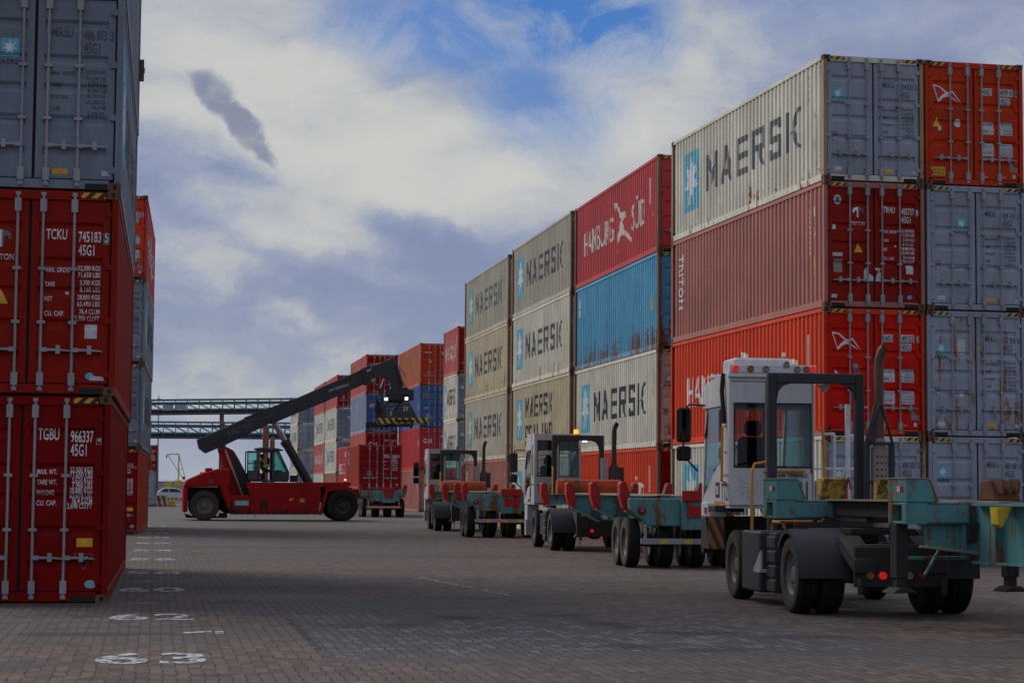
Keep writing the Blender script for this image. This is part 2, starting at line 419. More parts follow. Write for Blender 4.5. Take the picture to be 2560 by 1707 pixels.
# ------------------------------------------------------------------ mesh building
class MB:
    def __init__(s):
        s.v = []; s.f = []; s.mi = []; s.sm = []
    def add(s, verts, faces, m=0, smooth=False):
        o = len(s.v); s.v += [tuple(p) for p in verts]
        for f in faces:
            s.f.append([o + i for i in f]); s.mi.append(m); s.sm.append(smooth)
    def box(s, x0, x1, y0, y1, z0, z1, m=0):
        v = [(x, y, z) for x in (x0, x1) for y in (y0, y1) for z in (z0, z1)]
        s.add(v, [(0, 1, 3, 2), (4, 6, 7, 5), (0, 4, 5, 1), (2, 3, 7, 6), (0, 2, 6, 4), (1, 5, 7, 3)], m)
        return s
    def prism(s, poly, axis, a, b, m=0):
        n = len(poly)
        def P(p, t):
            return {'x': (t, p[0], p[1]), 'y': (p[0], t, p[1]), 'z': (p[0], p[1], t)}[axis]
        v = [P(p, a) for p in poly] + [P(p, b) for p in poly]
        f = [tuple(range(n))[::-1], tuple(range(n, 2 * n))] + [(i, (i + 1) % n, n + (i + 1) % n, n + i) for i in range(n)]
        s.add(v, f, m)
        return s
    def tube(s, pts, r, n=8, m=0, closed_ends=True):
        pts = [Vector(p) for p in pts]; rings = []; up = None
        for i, p in enumerate(pts):
            d = (pts[min(i + 1, len(pts) - 1)] - pts[max(i - 1, 0)]).normalized()
            if up is None:
                up = d.orthogonal().normalized()
            up = (up - d * up.dot(d)).normalized(); w = d.cross(up)
            rr = r[i] if isinstance(r, (list, tuple)) else r
            rings.append([p + (up * math.cos(2 * math.pi * k / n) + w * math.sin(2 * math.pi * k / n)) * rr for k in range(n)])
        v = [q for ring in rings for q in ring]; f = []
        for i in range(len(pts) - 1):
            for k in range(n):
                f.append((i * n + k, i * n + (k + 1) % n, (i + 1) * n + (k + 1) % n, (i + 1) * n + k))
        s.add(v, f, m, True)
        if closed_ends:
            o = len(s.v) - len(v)
            s.f.append([o + k for k in range(n)][::-1]); s.mi.append(m); s.sm.append(False)
            s.f.append([o + (len(pts) - 1) * n + k for k in range(n)]); s.mi.append(m); s.sm.append(False)
        return s
    def lathe(s, prof, axis='x', c=(0, 0, 0), n=28, m=0, smooth=True, mats=None):
        """prof: (height along axis, radius)"""
        v = []
        for h, r in prof:
            for k in range(n):
                a = 2 * math.pi * k / n; p, q = r * math.cos(a), r * math.sin(a)
                q3 = {'x': (h, p, q), 'y': (p, h, q), 'z': (p, q, h)}[axis]
                v.append((c[0] + q3[0], c[1] + q3[1], c[2] + q3[2]))
        o = len(s.v); s.v += v
        for i in range(len(prof) - 1):
            for k in range(n):
                s.f.append([o + i * n + k, o + i * n + (k + 1) % n, o + (i + 1) * n + (k + 1) % n, o + (i + 1) * n + k])
                s.mi.append(mats[i] if mats else m); s.sm.append(smooth)
        return s
    def mesh(s, name, bevel=0.0, recalc=True, wrap=None):
        me = bpy.data.meshes.new(name)
        me.from_pydata(s.v, [], s.f)
        for p, mi, sm in zip(me.polygons, s.mi, s.sm):
            p.material_index = mi; p.use_smooth = sm
        bm = bmesh.new(); bm.from_mesh(me)
        if recalc: bmesh.ops.recalc_face_normals(bm, faces=bm.faces[:])
        if bevel:
            es = [e for e in bm.edges if len(e.link_faces) == 2 and e.calc_face_angle(0) > .6]
            bmesh.ops.bevel(bm, geom=es, offset=bevel, segments=1, affect='EDGES', clamp_overlap=True)
        if wrap: wrap(bm)
        bm.to_mesh(me); bm.free()
        if any(s.sm):
            me.set_sharp_from_angle(angle=R(40))
        return me
    def build(s, name, mats, parent=None, bevel=0.0, wrap=None, loc=None):
        me = s.mesh(name, bevel, wrap=wrap)
        return link(name, me, mats, parent, loc)


def link(name, me, mats, parent=None, loc=None):
    """an object on mesh data me; its materials sit on the object so that mesh data can be shared"""
    if not isinstance(mats, (list, tuple)): mats = [mats]
    while len(me.materials) < len(mats): me.materials.append(None)
    o = bpy.data.objects.new(name, me); C.objects.link(o)
    for i, m in enumerate(mats):
        o.material_slots[i].link = 'OBJECT'; o.material_slots[i].material = m
    if parent: o.parent = parent
    if loc: o.location = loc
    return o


def thing(name, label, cat, loc=(0, 0, 0), rz=0.0, group=None):
    o = bpy.data.objects.new(name, None); C.objects.link(o)
    o.empty_display_size = .3
    o.location = loc; o.rotation_euler = (0, 0, rz)
    o['label'] = label; o['category'] = cat
    if group: o['group'] = group
    return o


def tag(o, label, cat, group=None):
    o['label'] = label; o['category'] = cat
    if group: o['group'] = group
    return o


def dup(o, parent=None):
    c = o.copy(); C.objects.link(c)
    if parent:
        c.parent = parent; c.matrix_parent_inverse = o.matrix_parent_inverse.copy()
    for ch in [q for q in bpy.data.objects if q.parent == o]:
        dup(ch, c)
    return c


# ------------------------------------------------------------------ lettering and emblems as flat shapes
_glyph = {}
def glyphs(s, bold=0.0):
    """triangulated outline of a line of text, cap height scaled to 1, left aligned at 0"""
    k = (s, bold)
    if k in _glyph: return _glyph[k]
    cu = bpy.data.curves.new('t', 'FONT'); cu.body = s; cu.offset = bold; cu.resolution_u = 3; cu.space_character = 1.0 + bold * 3
    ob = bpy.data.objects.new('t', cu); C.objects.link(ob)
    me = bpy.data.meshes.new_from_object(ob)
    v = [(p.co.x, p.co.y) for p in me.vertices]; f = [tuple(p.vertices) for p in me.polygons]
    bpy.data.objects.remove(ob); bpy.data.curves.remove(cu); bpy.data.meshes.remove(me)
    ch = capheight() if s != 'H' or bold else (max(y for x, y in v) if v else 1)
    x0 = min([x for x, y in v] or [0])
    v = [((x - x0) / ch, y / ch) for x, y in v]
    _glyph[k] = (v, f, max([x for x, y in v] or [0]))
    return _glyph[k]

_cap = []
def capheight():
    if not _cap:
        cu = bpy.data.curves.new('t', 'FONT'); cu.body = 'H'
        ob = bpy.data.objects.new('t', cu); C.objects.link(ob)
        me = bpy.data.meshes.new_from_object(ob); _cap.append(max(p.co.y for p in me.vertices))
        bpy.data.objects.remove(ob); bpy.data.curves.remove(cu); bpy.data.meshes.remove(me)
    return _cap[0]


class Decal:
    """flat shapes in (s, z); s runs in reading direction. Shapes close together become one mesh, others stay apart"""
    def __init__(s): s.v = []; s.f = []; s.mi = []; s.mats = []; s.items = []; s.kind = None
    def note(s, o, kind):
        s.items.append((o, len(s.v), len(s.f), s.kind or kind))
    def mat(s, m):
        m = M[m] if isinstance(m, str) else m
        if m not in s.mats: s.mats.append(m)
        return s.mats.index(m)
    def poly(s, pts, m, layer=0):
        o = len(s.v); s.v += [(x, z, layer) for x, z in pts]; s.f.append(list(range(o, len(s.v)))); s.mi.append(s.mat(m)); s.note(o, 'sticker')
    def rect(s, x0, z0, x1, z1, m, layer=0): s.poly([(x0, z0), (x1, z0), (x1, z1), (x0, z1)], m, layer)
    def disc(s, x, z, rx, rz, m, layer=0, n=14):
        s.poly([(x + rx * math.cos(2 * math.pi * k / n), z + rz * math.sin(2 * math.pi * k / n)) for k in range(n)], m, layer)
    def text(s, body, x, z, h, m, w=None, align='L', layer=1, bold=.0, sx=.85, turn=False):
        v, f, tw = glyphs(body, bold)
        if not f: return
        k = (w / tw) if w else h * sx
        off = {'L': 0, 'C': -tw * k / 2, 'R': -tw * k}[align]
        o = len(s.v)
        for a, b in v:
            if turn: s.v.append((x + b * h, z - a * k - off, layer))
            else: s.v.append((x + off + a * k, z + b * h, layer))
        mi = s.mat(m)
        for q in f: s.f.append([o + i for i in q]); s.mi.append(mi)
        s.note(o, 'lettering')
    def block(s, word, x, z, h, m, w):
        """heavy stencil-like capitals"""
        G = {'M': [[(0, 0), (.16, 0), (.16, 1), (0, 1)], [(.62, 0), (.78, 0), (.78, 1), (.62, 1)], [(.16, 1), (.16, .66), (.39, .12), (.62, .66), (.62, 1), (.39, .46)]],
             'A': [[(0, 0), (.17, 0), (.36, .74), (.36, 1), (.27, 1)], [(.72, 0), (.55, 0), (.36, .74), (.36, 1), (.45, 1)], [(.236, .20), (.484, .20), (.448, .36), (.272, .36)]],
             'E': [[(0, 0), (.17, 0), (.17, 1), (0, 1)]] + [[(.17, a), (.68, a), (.68, a + .16), (.17, a + .16)] for a in (0, .42, .84)],
             'R': [[(0, 0), (.17, 0), (.17, 1), (0, 1)], [(.17, .84), (.72, .84), (.72, 1), (.17, 1)], [(.55, .58), (.72, .58), (.72, .84), (.55, .84)], [(.17, .42), (.72, .42), (.72, .58), (.17, .58)], [(.34, .42), (.53, .42), (.74, 0), (.55, 0)]],
             'S': [[(0, 0), (.72, 0), (.72, .16), (0, .16)], [(.55, .16), (.72, .16), (.72, .42), (.55, .42)], [(0, .42), (.72, .42), (.72, .58), (0, .58)], [(0, .58), (.17, .58), (.17, .84), (0, .84)], [(0, .84), (.72, .84), (.72, 1), (0, 1)], [(0, .16), (.17, .16), (.17, .26), (0, .26)], [(.55, .74), (.72, .74), (.72, .84), (.55, .84)]],
             'K': [[(0, 0), (.17, 0), (.17, 1), (0, 1)], [(.17, .40), (.30, .50), (.50, .96), (.74, 1.0), (.72, .90), (.62, .86), (.44, .50), (.64, .12), (.76, .06), (.74, 0), (.52, .04), (.30, .46)]],
             'L': [[(0, 0), (.17, 0), (.17, 1), (0, 1)], [(.17, 0), (.66, 0), (.66, .16), (.17, .16)]],
             'N': [[(0, 0), (.16, 0), (.16, 1), (0, 1)], [(.56, 0), (.72, 0), (.72, 1), (.56, 1)], [(.16, 1), (.16, .68), (.56, 0), (.56, .32)]],
             'D': [[(0, 0), (.17, 0), (.17, 1), (0, 1)], [(.17, .84), (.58, .84), (.66, .92), (.55, 1), (.17, 1)], [(.17, 0), (.55, 0), (.66, .08), (.58, .16), (.17, .16)], [(.55, .16), (.72, .16), (.72, .84), (.55, .84)]]}
        adv = w / (len(word) - .22)
        s.kind = 'lettering'
        for i, ch in enumerate(word):
            for q in G[ch]: s.poly([(x + (i + a) * adv, z + b * h) for a, b in q], m, 1)
        s.kind = None
    def star(s, x, z, r, m, layer=1, n=7, inner=.42, sx=1.0):
        pts = []
        for k in range(2 * n):
            a = math.pi / 2 + math.pi * k / n; rr = r if k % 2 == 0 else r * inner
            pts.append((x + rr * math.cos(a) * sx, z + rr * math.sin(a)))
        c = len(s.v); s.v.append((x, z, layer)); s.v += [(a, b, layer) for a, b in pts]; mi = s.mat(m)
        for k in range(2 * n): s.f.append([c, c + 1 + k, c + 1 + (k + 1) % (2 * n)]); s.mi.append(mi)
        s.note(c, 'emblem')
    def clusters(s):
        bx = []
        for o, e, f, k in s.items:
            xs = [p[0] for p in s.v[o:e]]; zs = [p[1] for p in s.v[o:e]]
            bx.append((min(xs), max(xs), min(zs), max(zs)))
        par = list(range(len(bx)))
        def root(i):
            while par[i] != i: i = par[i]
            return i
        for i in range(len(bx)):
            for j in range(i):
                a, b = bx[i], bx[j]
                g = math.hypot(max(0, a[0] - b[1], b[0] - a[1]), max(0, a[2] - b[3], b[2] - a[3]))
                sz = max(a[1] - a[0], a[3] - a[2], b[1] - b[0], b[3] - b[2])
                if g < max(.018, .4 * sz): par[root(i)] = root(j)
        cl = {}
        for i in range(len(bx)): cl.setdefault(root(i), []).append(i)
        return list(cl.values())
    def mesh(s, name, items, place, cuts=None, depth=None, eps=.0035):
        """place(s, z, out) -> local point; cuts: (axis 0/1, [positions]) where the surface bends; depth(s,z) its relief"""
        bm = bmesh.new()
        f0 = 0; fr = []
        for o, e, f, k in s.items: fr.append((f0, f)); f0 = f
        for it in items:
            o, e, f, k = s.items[it]
            vs = {i: bm.verts.new(s.v[i]) for i in range(o, e)}
            for q, mi in zip(s.f[fr[it][0]:fr[it][1]], s.mi[fr[it][0]:fr[it][1]]):
                try: bm.faces.new([vs[i] for i in q]).material_index = mi
                except ValueError: pass
        if cuts:
            ax, pos = cuts
            lo = min((v.co[ax] for v in bm.verts), default=0); hi = max((v.co[ax] for v in bm.verts), default=0)
            no = (1, 0, 0) if ax == 0 else (0, 1, 0)
            for p in pos:
                if lo < p < hi:
                    bmesh.ops.bisect_plane(bm, geom=bm.verts[:] + bm.edges[:] + bm.faces[:], plane_co=(p, 0, 0) if ax == 0 else (0, p, 0), plane_no=no, dist=1e-5)
        for v in bm.verts:
            a, b, l = v.co
            v.co = place(a, b, (depth(a, b) if depth else 0) + eps * (1 + l))
        me = bpy.data.meshes.new(name); bm.to_mesh(me); bm.free()
        return me
    def build(s, name, parent, place, cuts=None, depth=None, eps=.0035):
        last = None
        for items in s.clusters():
            kinds = [s.items[i][3] for i in items]
            nm = name if parent is None or not name.endswith('lettering') else 'lettering' if 'lettering' in kinds else 'emblem' if 'emblem' in kinds else 'sticker'
            last = link(nm, s.mesh(nm, items, place, cuts, depth, eps), s.mats, parent)
            if parent is None and last: last['kind'] = 'structure'
        return last


def E_flag(d, x, z, w, h, m, inner=None, layer=1):
    """wind-blown swallow-tail house flag"""
    q = lambda p: [(x + a * w, z + b * h) for a, b in p]
    d.kind = 'emblem'
    d.poly(q([(0, 1), (.07, 1), (.24, .93), (.50, .60), (.70, .68), (1, 0), (.84, .09), (.60, .33), (.50, .36), (.36, .28), (.20, 0)]), m, layer)
    if inner:
        d.poly(q([(.06, .92), (.22, .86), (.43, .57), (.35, .44), (.28, .36), (.19, .16)]), inner, layer + 1)
        d.poly(q([(.69, .58), (.92, .10), (.74, .27), (.56, .45)]), inner, layer + 1)
    d.kind = None


def E_T(d, x, z, r, m, m2, layer=1):
    """letter T with curled arms"""
    d.poly([(x - r, z + .1 * r), (x - .85 * r, z + .7 * r), (x, z + r), (x, z + .15 * r), (x - .5 * r, z + .45 * r), (x - .7 * r, z - .05 * r)], m, layer)
    d.poly([(x, z + r), (x + .85 * r, z + .7 * r), (x + r, z + .1 * r), (x + .7 * r, z - .05 * r), (x + .5 * r, z + .45 * r), (x, z + .15 * r)], m2, layer)
    d.poly([(x - .22 * r, z + .3 * r), (x, z + .15 * r), (x, z - .8 * r), (x - .22 * r, z - .7 * r)], m, layer + 1)
    d.poly([(x, z + .15 * r), (x + .22 * r, z + .3 * r), (x + .22 * r, z - .7 * r), (x, z - .8 * r)], m2, layer + 1)


# ------------------------------------------------------------------ shipping containers
# local frame: x across, y from the door end (0) to the closed end, z up; doors look towards -y
HW = 1.219
PITCH, REL = .2777, .042


def side_cuts(L):
    n = int((L - .30) / PITCH); y0 = (L - n * PITCH) / 2
    ys, ds = [y0 - .06], [-REL]
    for i in range(n):
        b = y0 + i * PITCH
        ys += [b, b + .050, b + .138, b + .188]; ds += [-REL, 0, 0, -REL]
    ys.append(y0 + n * PITCH + .06); ds.append(-REL)
    return ys, ds


def interp(ys, ds, y):
    if y <= ys[0]: return ds[0]
    for i in range(len(ys) - 1):
        if y <= ys[i + 1]:
            w = ys[i + 1] - ys[i]
            return ds[i] + (ds[i + 1] - ds[i]) * ((y - ys[i]) / w if w else 0)
    return ds[-1]


_cm = {}
SIDE_IN = .018                      # outermost corrugation sits this far inside the corner posts
DOOR_Y = .045                       # door skin behind the front of the posts
def door_prof(H):
    b, t = .17, H - .15
    zs = [b, b + .12]; ds = [0, 0]
    n = 5; step = (t - b - .30) / n
    for i in range(n):
        c = b + .15 + step * (i + .5)
        if i in (3,) and H > 2.7: c -= .04
        zs += [c - .085, c - .02, c + .03, c + .075]; ds += [0, -.032, -.032, 0]
    zs += [t - .10, t]; ds += [0, 0]
    return zs, ds


def cmeshes(L, H):
    k = (L, H)
    if k in _cm: return _cm[k]
    ys, ds = side_cuts(L); D = {}
    for side in (-1, 1):
        b = MB(); X = HW - SIDE_IN
        n = len(ys); v = []
        for y, d in zip(ys, ds): v += [(side * (X + d), y, .17), (side * (X + d), y, H - .11)]
        b.add(v, [(2 * i, 2 * i + 1, 2 * i + 3, 2 * i + 2) for i in range(n - 1)])
        D['side', side] = b.mesh('side_wall', recalc=False)
    b = MB()                                             # frame: posts, rails, sills, roof, closed end
    for sx in (-1, 1):
        xa, xb = sorted((sx * HW, sx * (HW - .09)))
        for k_, (ya, yb) in enumerate(((0, .12), (L - .12, L))):
            p_ = MB(); p_.box(xa, xb, ya, yb, .118, H - .118); D['post', sx, k_] = p_.mesh('corner_post', bevel=.006)
        xa, xb = sorted((sx * (HW - .006), sx * (HW - .07)))
        b.box(xa, xb, .178, L - .178, .012, .165); b.box(xa, xb, .178, L - .178, H - .105, H - .012)
    b.box(-HW + .162, HW - .162, .01, .10, .02, .150); b.box(-HW + .162, HW - .162, .01, .10, H - .145, H - .015)
    b.box(-HW + .162, HW - .162, L - .10, L - .01, .02, .15); b.box(-HW + .162, HW - .162, L - .10, L - .01, H - .12, H - .015)
    b.box(-HW + .072, HW - .072, .10, L - .10, H - .05, H - .03); b.box(-HW + .072, HW - .072, .10, L - .10, .13, .16)
    b.box(-HW + .09, HW - .09, L - .06, L - .04, .15, H - .12)
    D['frame'] = b.mesh('frame', bevel=.006)
    b = MB(); b.box(-HW + .09, HW - .09, .085, .11, .150, H - .145)
    D['seal'] = b.mesh('door_seal')
    sx_, sy, sz = .162, .178, .118
    D['castings'] = []
    for cx in (-1, 1):
        for cy in (0, 1):
            for cz in (0, 1):
                b = MB()
                x0, x1 = sorted((cx * (HW + .002), cx * (HW - sx_))); y0, y1 = (-.002, sy) if cy == 0 else (L - sy, L + .002)
                z0, z1 = (0, sz) if cz == 0 else (H - sz, H)
                b.box(x0, x1, y0, y1, z0, z1)
                yf = y0 - .002 if cy == 0 else y1 + .002; xm = (x0 + x1) / 2; zm = (z0 + z1) / 2
                n = 10
                b.add([(xm + .030 * math.cos(6.2832 * i / n), yf, zm + .040 * math.sin(6.2832 * i / n)) for i in range(n)], [tuple(range(n))], 1)
                xf = x1 + .002 if cx > 0 else x0 - .002; ym = (y0 + y1) / 2
                b.add([(xf, ym + .040 * math.cos(6.2832 * i / n), zm + .032 * math.sin(6.2832 * i / n)) for i in range(n)], [tuple(range(n))], 1)
                D['castings'].append(b.mesh('corner_casting', recalc=False))
    for sx in (-1, 1):                                   # fork-lift pockets in the bottom sill
        b = MB(); xa, xb = sorted((sx * .72, sx * 1.04)); b.box(xa, xb, .004, .02, .015, .10)
        D['slot', sx] = b.mesh('fork_pocket')
    zs, pd = door_prof(H)
    for side in (-1, 1):
        b = MB(); xa, xb = (-1.105, -.022) if side < 0 else (.022, 1.105)
        v = []
        for z, d in zip(zs, pd): v += [(xa + .10, DOOR_Y - d, z), (xb - .10, DOOR_Y - d, z)]
        b.add(v, [(2 * i, 2 * i + 1, 2 * i + 3, 2 * i + 2) for i in range(len(zs) - 1)])
        b.box(xa, xa + .10, DOOR_Y, DOOR_Y + .038, zs[0], zs[-1]); b.box(xb - .10, xb, DOOR_Y, DOOR_Y + .038, zs[0], zs[-1])
        hx0, hx1 = (-1.175, -1.04) if side < 0 else (1.04, 1.175)
        for i in range(4):
            z = .30 + (H - .62) * i / 3
            b.box(hx0, hx1, DOOR_Y - .03, DOOR_Y - .004, z - .045, z + .045)
        D['door', side] = b.mesh('door')
    b = MB()
    zt, zb = H - .04, .05
    b.tube([(0, -.012, zb + .02), (0, -.012, zt - .02)], .019, 8)
    for z in (zb + .17, zt - .19): b.box(-.045, .045, -.035, .044, z - .09, z + .09)
    for z in (zb + .03, zt - .03): b.box(-.035, .035, -.02, .012, z - .025, z + .025)
    for q in (.34, .62): b.box(-.055, .055, -.034, .044, .1 + (H - .2) * q - .022, .1 + (H - .2) * q + .022)
    D['bar'] = b.mesh('locking_bar')
    for sx in (-1, 1):
        b = MB(); z = .63
        b.box(min(0, sx * .09), max(0, sx * .09), -.045, -.008, z - .03, z + .03)
        b.prism([(sx * .08, z - .018), (sx * .25, z - .014), (sx * .42, z - .022), (sx * .42, z - .004), (sx * .25, z + .016), (sx * .08, z + .018)], 'y', -.048, -.034)
        b.box(sx * .24 - .03, sx * .24 + .03, -.052, .044, z - .055, z + .065)
        D['handle', sx] = b.mesh('handle')
    _cm[k] = D
    return D


def container(label, loc, rz, side, door=None, H=2.896, L=12.192, frame=None, smark=None, dmark=None, hazard=True, group=None, castings='rusty', bar='zinc', post=None):
    if post: post = CP[post]
    """side/door: paint keys; smark/dmark: functions that draw on Decal objects"""
    D = cmeshes(L, H); sm = CP[side]; dm = CP[door or side]; fm = frame or sm  # differing wall and door keys put sunlit and shaded tones into the paint
    t = thing('shipping_container', label, 'shipping container', loc, rz, group)
    ys, ds = side_cuts(L)
    for sgn in (-1, 1):
        w = link('side_wall', D['side', sgn], sm, t)
        if smark:
            d = Decal(); smark(d)
            if L < 10 and smark.__name__ == 'f': d.v = [(x * L / 12.192, z, l) for x, z, l in d.v]
            # reading direction runs to the door end on the -x wall and away from it on the +x wall
            if sgn < 0: pl = lambda a, z, o: (-(HW - SIDE_IN + o), L - a, z); Y = lambda a: L - a
            else: pl = lambda a, z, o: (HW - SIDE_IN + o, a, z); Y = lambda a: a
            cu = sorted(set(round(L - y if sgn < 0 else y, 5) for y in ys))
            d.build('side_lettering', w, pl, (0, cu), lambda a, z: interp(ys, ds, Y(a)))
    link('frame', D['frame'], fm, t)
    for k_ in (0, 1):
        for sgn in (-1, 1): link('corner_post', D['post', sgn, k_], post or fm, t)
    for me in D['castings']: link('corner_casting', me, [M[castings], M['black']], t)
    link('door_seal', D['seal'], M['black'], t)
    for sgn in (-1, 1): link('fork_pocket', D['slot', sgn], M['black'], t)
    zs, pd = door_prof(H)
    for sgn in (-1, 1):
        dr = link('door', D['door', sgn], dm, t)
        for x in ((-.60, -.17) if sgn < 0 else (.18, .61)):
            link('locking_bar', D['bar'], M[bar], dr, (x, 0, 0))
            link('handle', D['handle', sgn], M[bar], dr, (x, 0, 0))
        if dmark:
            d = Decal(); dmark(d, sgn, H)
            d.build('door_lettering', dr, lambda a, z, o: (a, DOOR_Y - o, z), (1, zs), lambda a, z: interp(zs, pd, z))
    if hazard:
        for sgn in (-1, 1):
            b = MB(); xa, xb = sorted((sgn * .70, sgn * 1.035)); b.box(xa, xb, .003, .02, H - .11, H - .035)
            b.build('hazard_stripe', M['hazard'], t)
    return t


# ---- what is written on the sides (a = metres along the reading direction on a 12.19 m wall)
def S_star(word='MAERSK', ink='faded', panel='skyblue', second=None):
    def f(d):
        d.rect(1.09, .68, 2.62, 2.33, panel, 0)
        d.star(1.86, 1.50, .80, 'softwhite' if panel != 'skyblue' else 'whitepaint', 1, sx=.82)
        if second:
            d.block(word, 3.25, 1.55, .82, ink, 5.6); d.block(second, 3.25, .42, .82, ink, 5.6)
        else:
            d.block(word, 3.27, 1.02, .98, ink, 7.35)
        for i, ch in enumerate('MRKU'): d.text(ch, 11.10, 2.50 - i * .17, .12, 'navy')
        d.poly([(11.35, 1.55), (11.62, 1.55), (11.49, 1.82)], 'yellow', 0); d.rect(11.40, .80, 11.55, 1.05, 'yellow', 0)
    return f
def S_flag(ink='softwhite', two=('HAMBURG', 'SÜD')):
    def f(d):
        d.text(two[0], 1.55, 1.02, .80, ink, w=4.55, bold=.005)
        d.kind = 'emblem'
        d.poly([(6.25, 2.25), (6.62, 2.20), (7.25, 1.78), (7.70, 1.80), (7.95, 1.62), (7.42, 1.50), (7.20, 1.58), (6.70, 2.02), (6.38, 2.10)], ink, 1)
        d.poly([(6.25, 2.25), (6.38, 2.10), (6.52, 1.75), (6.46, 1.75)], ink, 1)
        d.poly([(7.20, 1.58), (7.42, 1.50), (7.55, 1.25), (8.35, .98), (8.75, .76), (8.60, .70), (7.80, 1.0), (7.30, 1.08), (6.90, .92), (6.62, .55), (6.70, 1.05), (7.00, 1.32)], ink, 1)
        d.kind = None
        d.text(two[1], 8.75, 1.02, .82, ink, w=1.72, bold=.005)
        for x in (11.05, 11.45): d.rect(x, 1.55, x + .05, 2.35, 'softwhite', 0)
        d.poly([(11.35, 1.15), (11.60, 1.15), (11.48, 1.42)], 'yellow', 0)
    return f
def S_vertical(word, ink='whitepaint', a=.72, h=.36):
    def f(d):
        d.text(word, a, 2.45, h, ink, w=1.55, bold=.01, turn=True)
        for i in range(9): d.rect(11.10, 1.30 + i * .12, 11.16, 1.38 + i * .12, ink, 0)
        d.rect(11.44, 2.15, 11.56, 2.38, ink, 0)
        d.poly([(11.36, 1.70), (11.62, 1.70), (11.50, 1.98)], 'yellow', 0); d.rect(11.40, .95, 11.56, 1.22, 'yellow', 0)
        for z in (.55, .78): d.rect(11.46, z, 11.54, z + .11, 'sticker', 0)
    return f
def S_small(d):
    d.rect(.6, 2.15, .85, 2.45, 'sticker', 0); d.rect(.6, 1.85, .85, 2.10, 'sticker', 0); d.rect(11.2, 1.2, 11.42, 1.6, 'yellow', 0)
def S_cai(d):
    d.rect(.55, 1.25, .80, 2.05, 'sticker', 0); d.rect(11.3, 1.6, 11.5, 2.0, 'sticker', 0)
def S_load(d):
    d.rect(.35, 1.35, .85, 2.25, 'bluemark', 0); d.rect(.42, 1.95, .78, 2.15, 'yellow', 1); d.text('SL', .44, 1.45, .32, 'whitepaint', layer=1)


# ---- what is written on the doors
def rows(d, H, m, x1=.22, x2=.66, z=1.74, dz=.205, h=.065, gap=.095, labels=('MAX. GROSS', 'TARE', 'NET', 'CU. CAP.'), pairs=(('32,500 KGS', '71,650 LBS'), ('3,700 KGS', '8,160 LBS'), ('28,800 KGS', '63,490 LBS'), ('76.4 CU.M', '2,700 CU.FT'))):
    for i, (a, p) in enumerate(zip(labels, pairs)):
        zz = z - i * dz
        d.text(a, x1, zz - .01, h * .95, m, bold=.01, w=min(.36, .034 * len(a)))
        for q, z2 in ((p[0], zz + .02), (p[1], zz + .02 - gap)): d.text(q, x2 + .32, z2, h, m, align='R', bold=.01, w=.031 * len(q))
def code(d, H, m, c, n, k, s='45G1', z=None, box=None, h=.145):
    z = z or H - .73
    d.text(c, .22, z + .03, h, m, w=.29, bold=.01); d.text(n, .67, z, h, m, w=.31, bold=.01); d.text(s, .67, z - .19, h, m, w=.22, bold=.01)
    d.text(k, 1.03, z, h, m, w=.052, bold=.01)
def D_star(c, n, k, ink='greyink', xs=-.86, low=False, old=False):
    def f(d, sgn, H):
        if sgn < 0:
            z = H - .88 if not low else H - .80
            d.rect(xs - .13, z - .13, xs + .13, z + .13, 'skyblue', 0); d.star(xs, z, .11, 'whitepaint', 1)
            d.text('MAERSK', xs, z - .235, .065, 'navy', w=.38, align='C', bold=.02)
            d.rect(-1.08, .93, -.88, 1.14, 'greysticker', 0); d.rect(-.96, .97, -.89, 1.005, 'sticker', 1)
            d.rect(-.95, .24, -.77, .335, 'sticker', 0); d.text('maerskline.com', -.55, .98, .045, ink, w=.32)
            if old: d.rect(-.46, H - 1.02, -.27, H - .66, 'sticker', 0); d.disc(-.36, .98, .05, .08, 'sticker', 0)
        else:
            code(d, H, ink, c, n, k)
            rows(d, H, ink, h=.055, dz=.17, z=1.66, labels=('MAX. GROSS', 'TARE', 'PAYLOAD', 'CUBE'), pairs=(('32,500 KG', '71,650 LB'), ('3,770 KG', '8,300 LB'), ('28,730 KG', '63,350 LB'), ('76.4 M', '2,700 FT')))
            d.rect(.26, .225, .48, .305, 'yelsticker', 0); d.rect(.95, .22, 1.08, .29, 'sticker', 0)
            if old: d.rect(1.0, .98, 1.04, 1.10, 'sticker', 0); d.disc(.36, 1.06, .04, .03, 'sticker', 0)
    return f
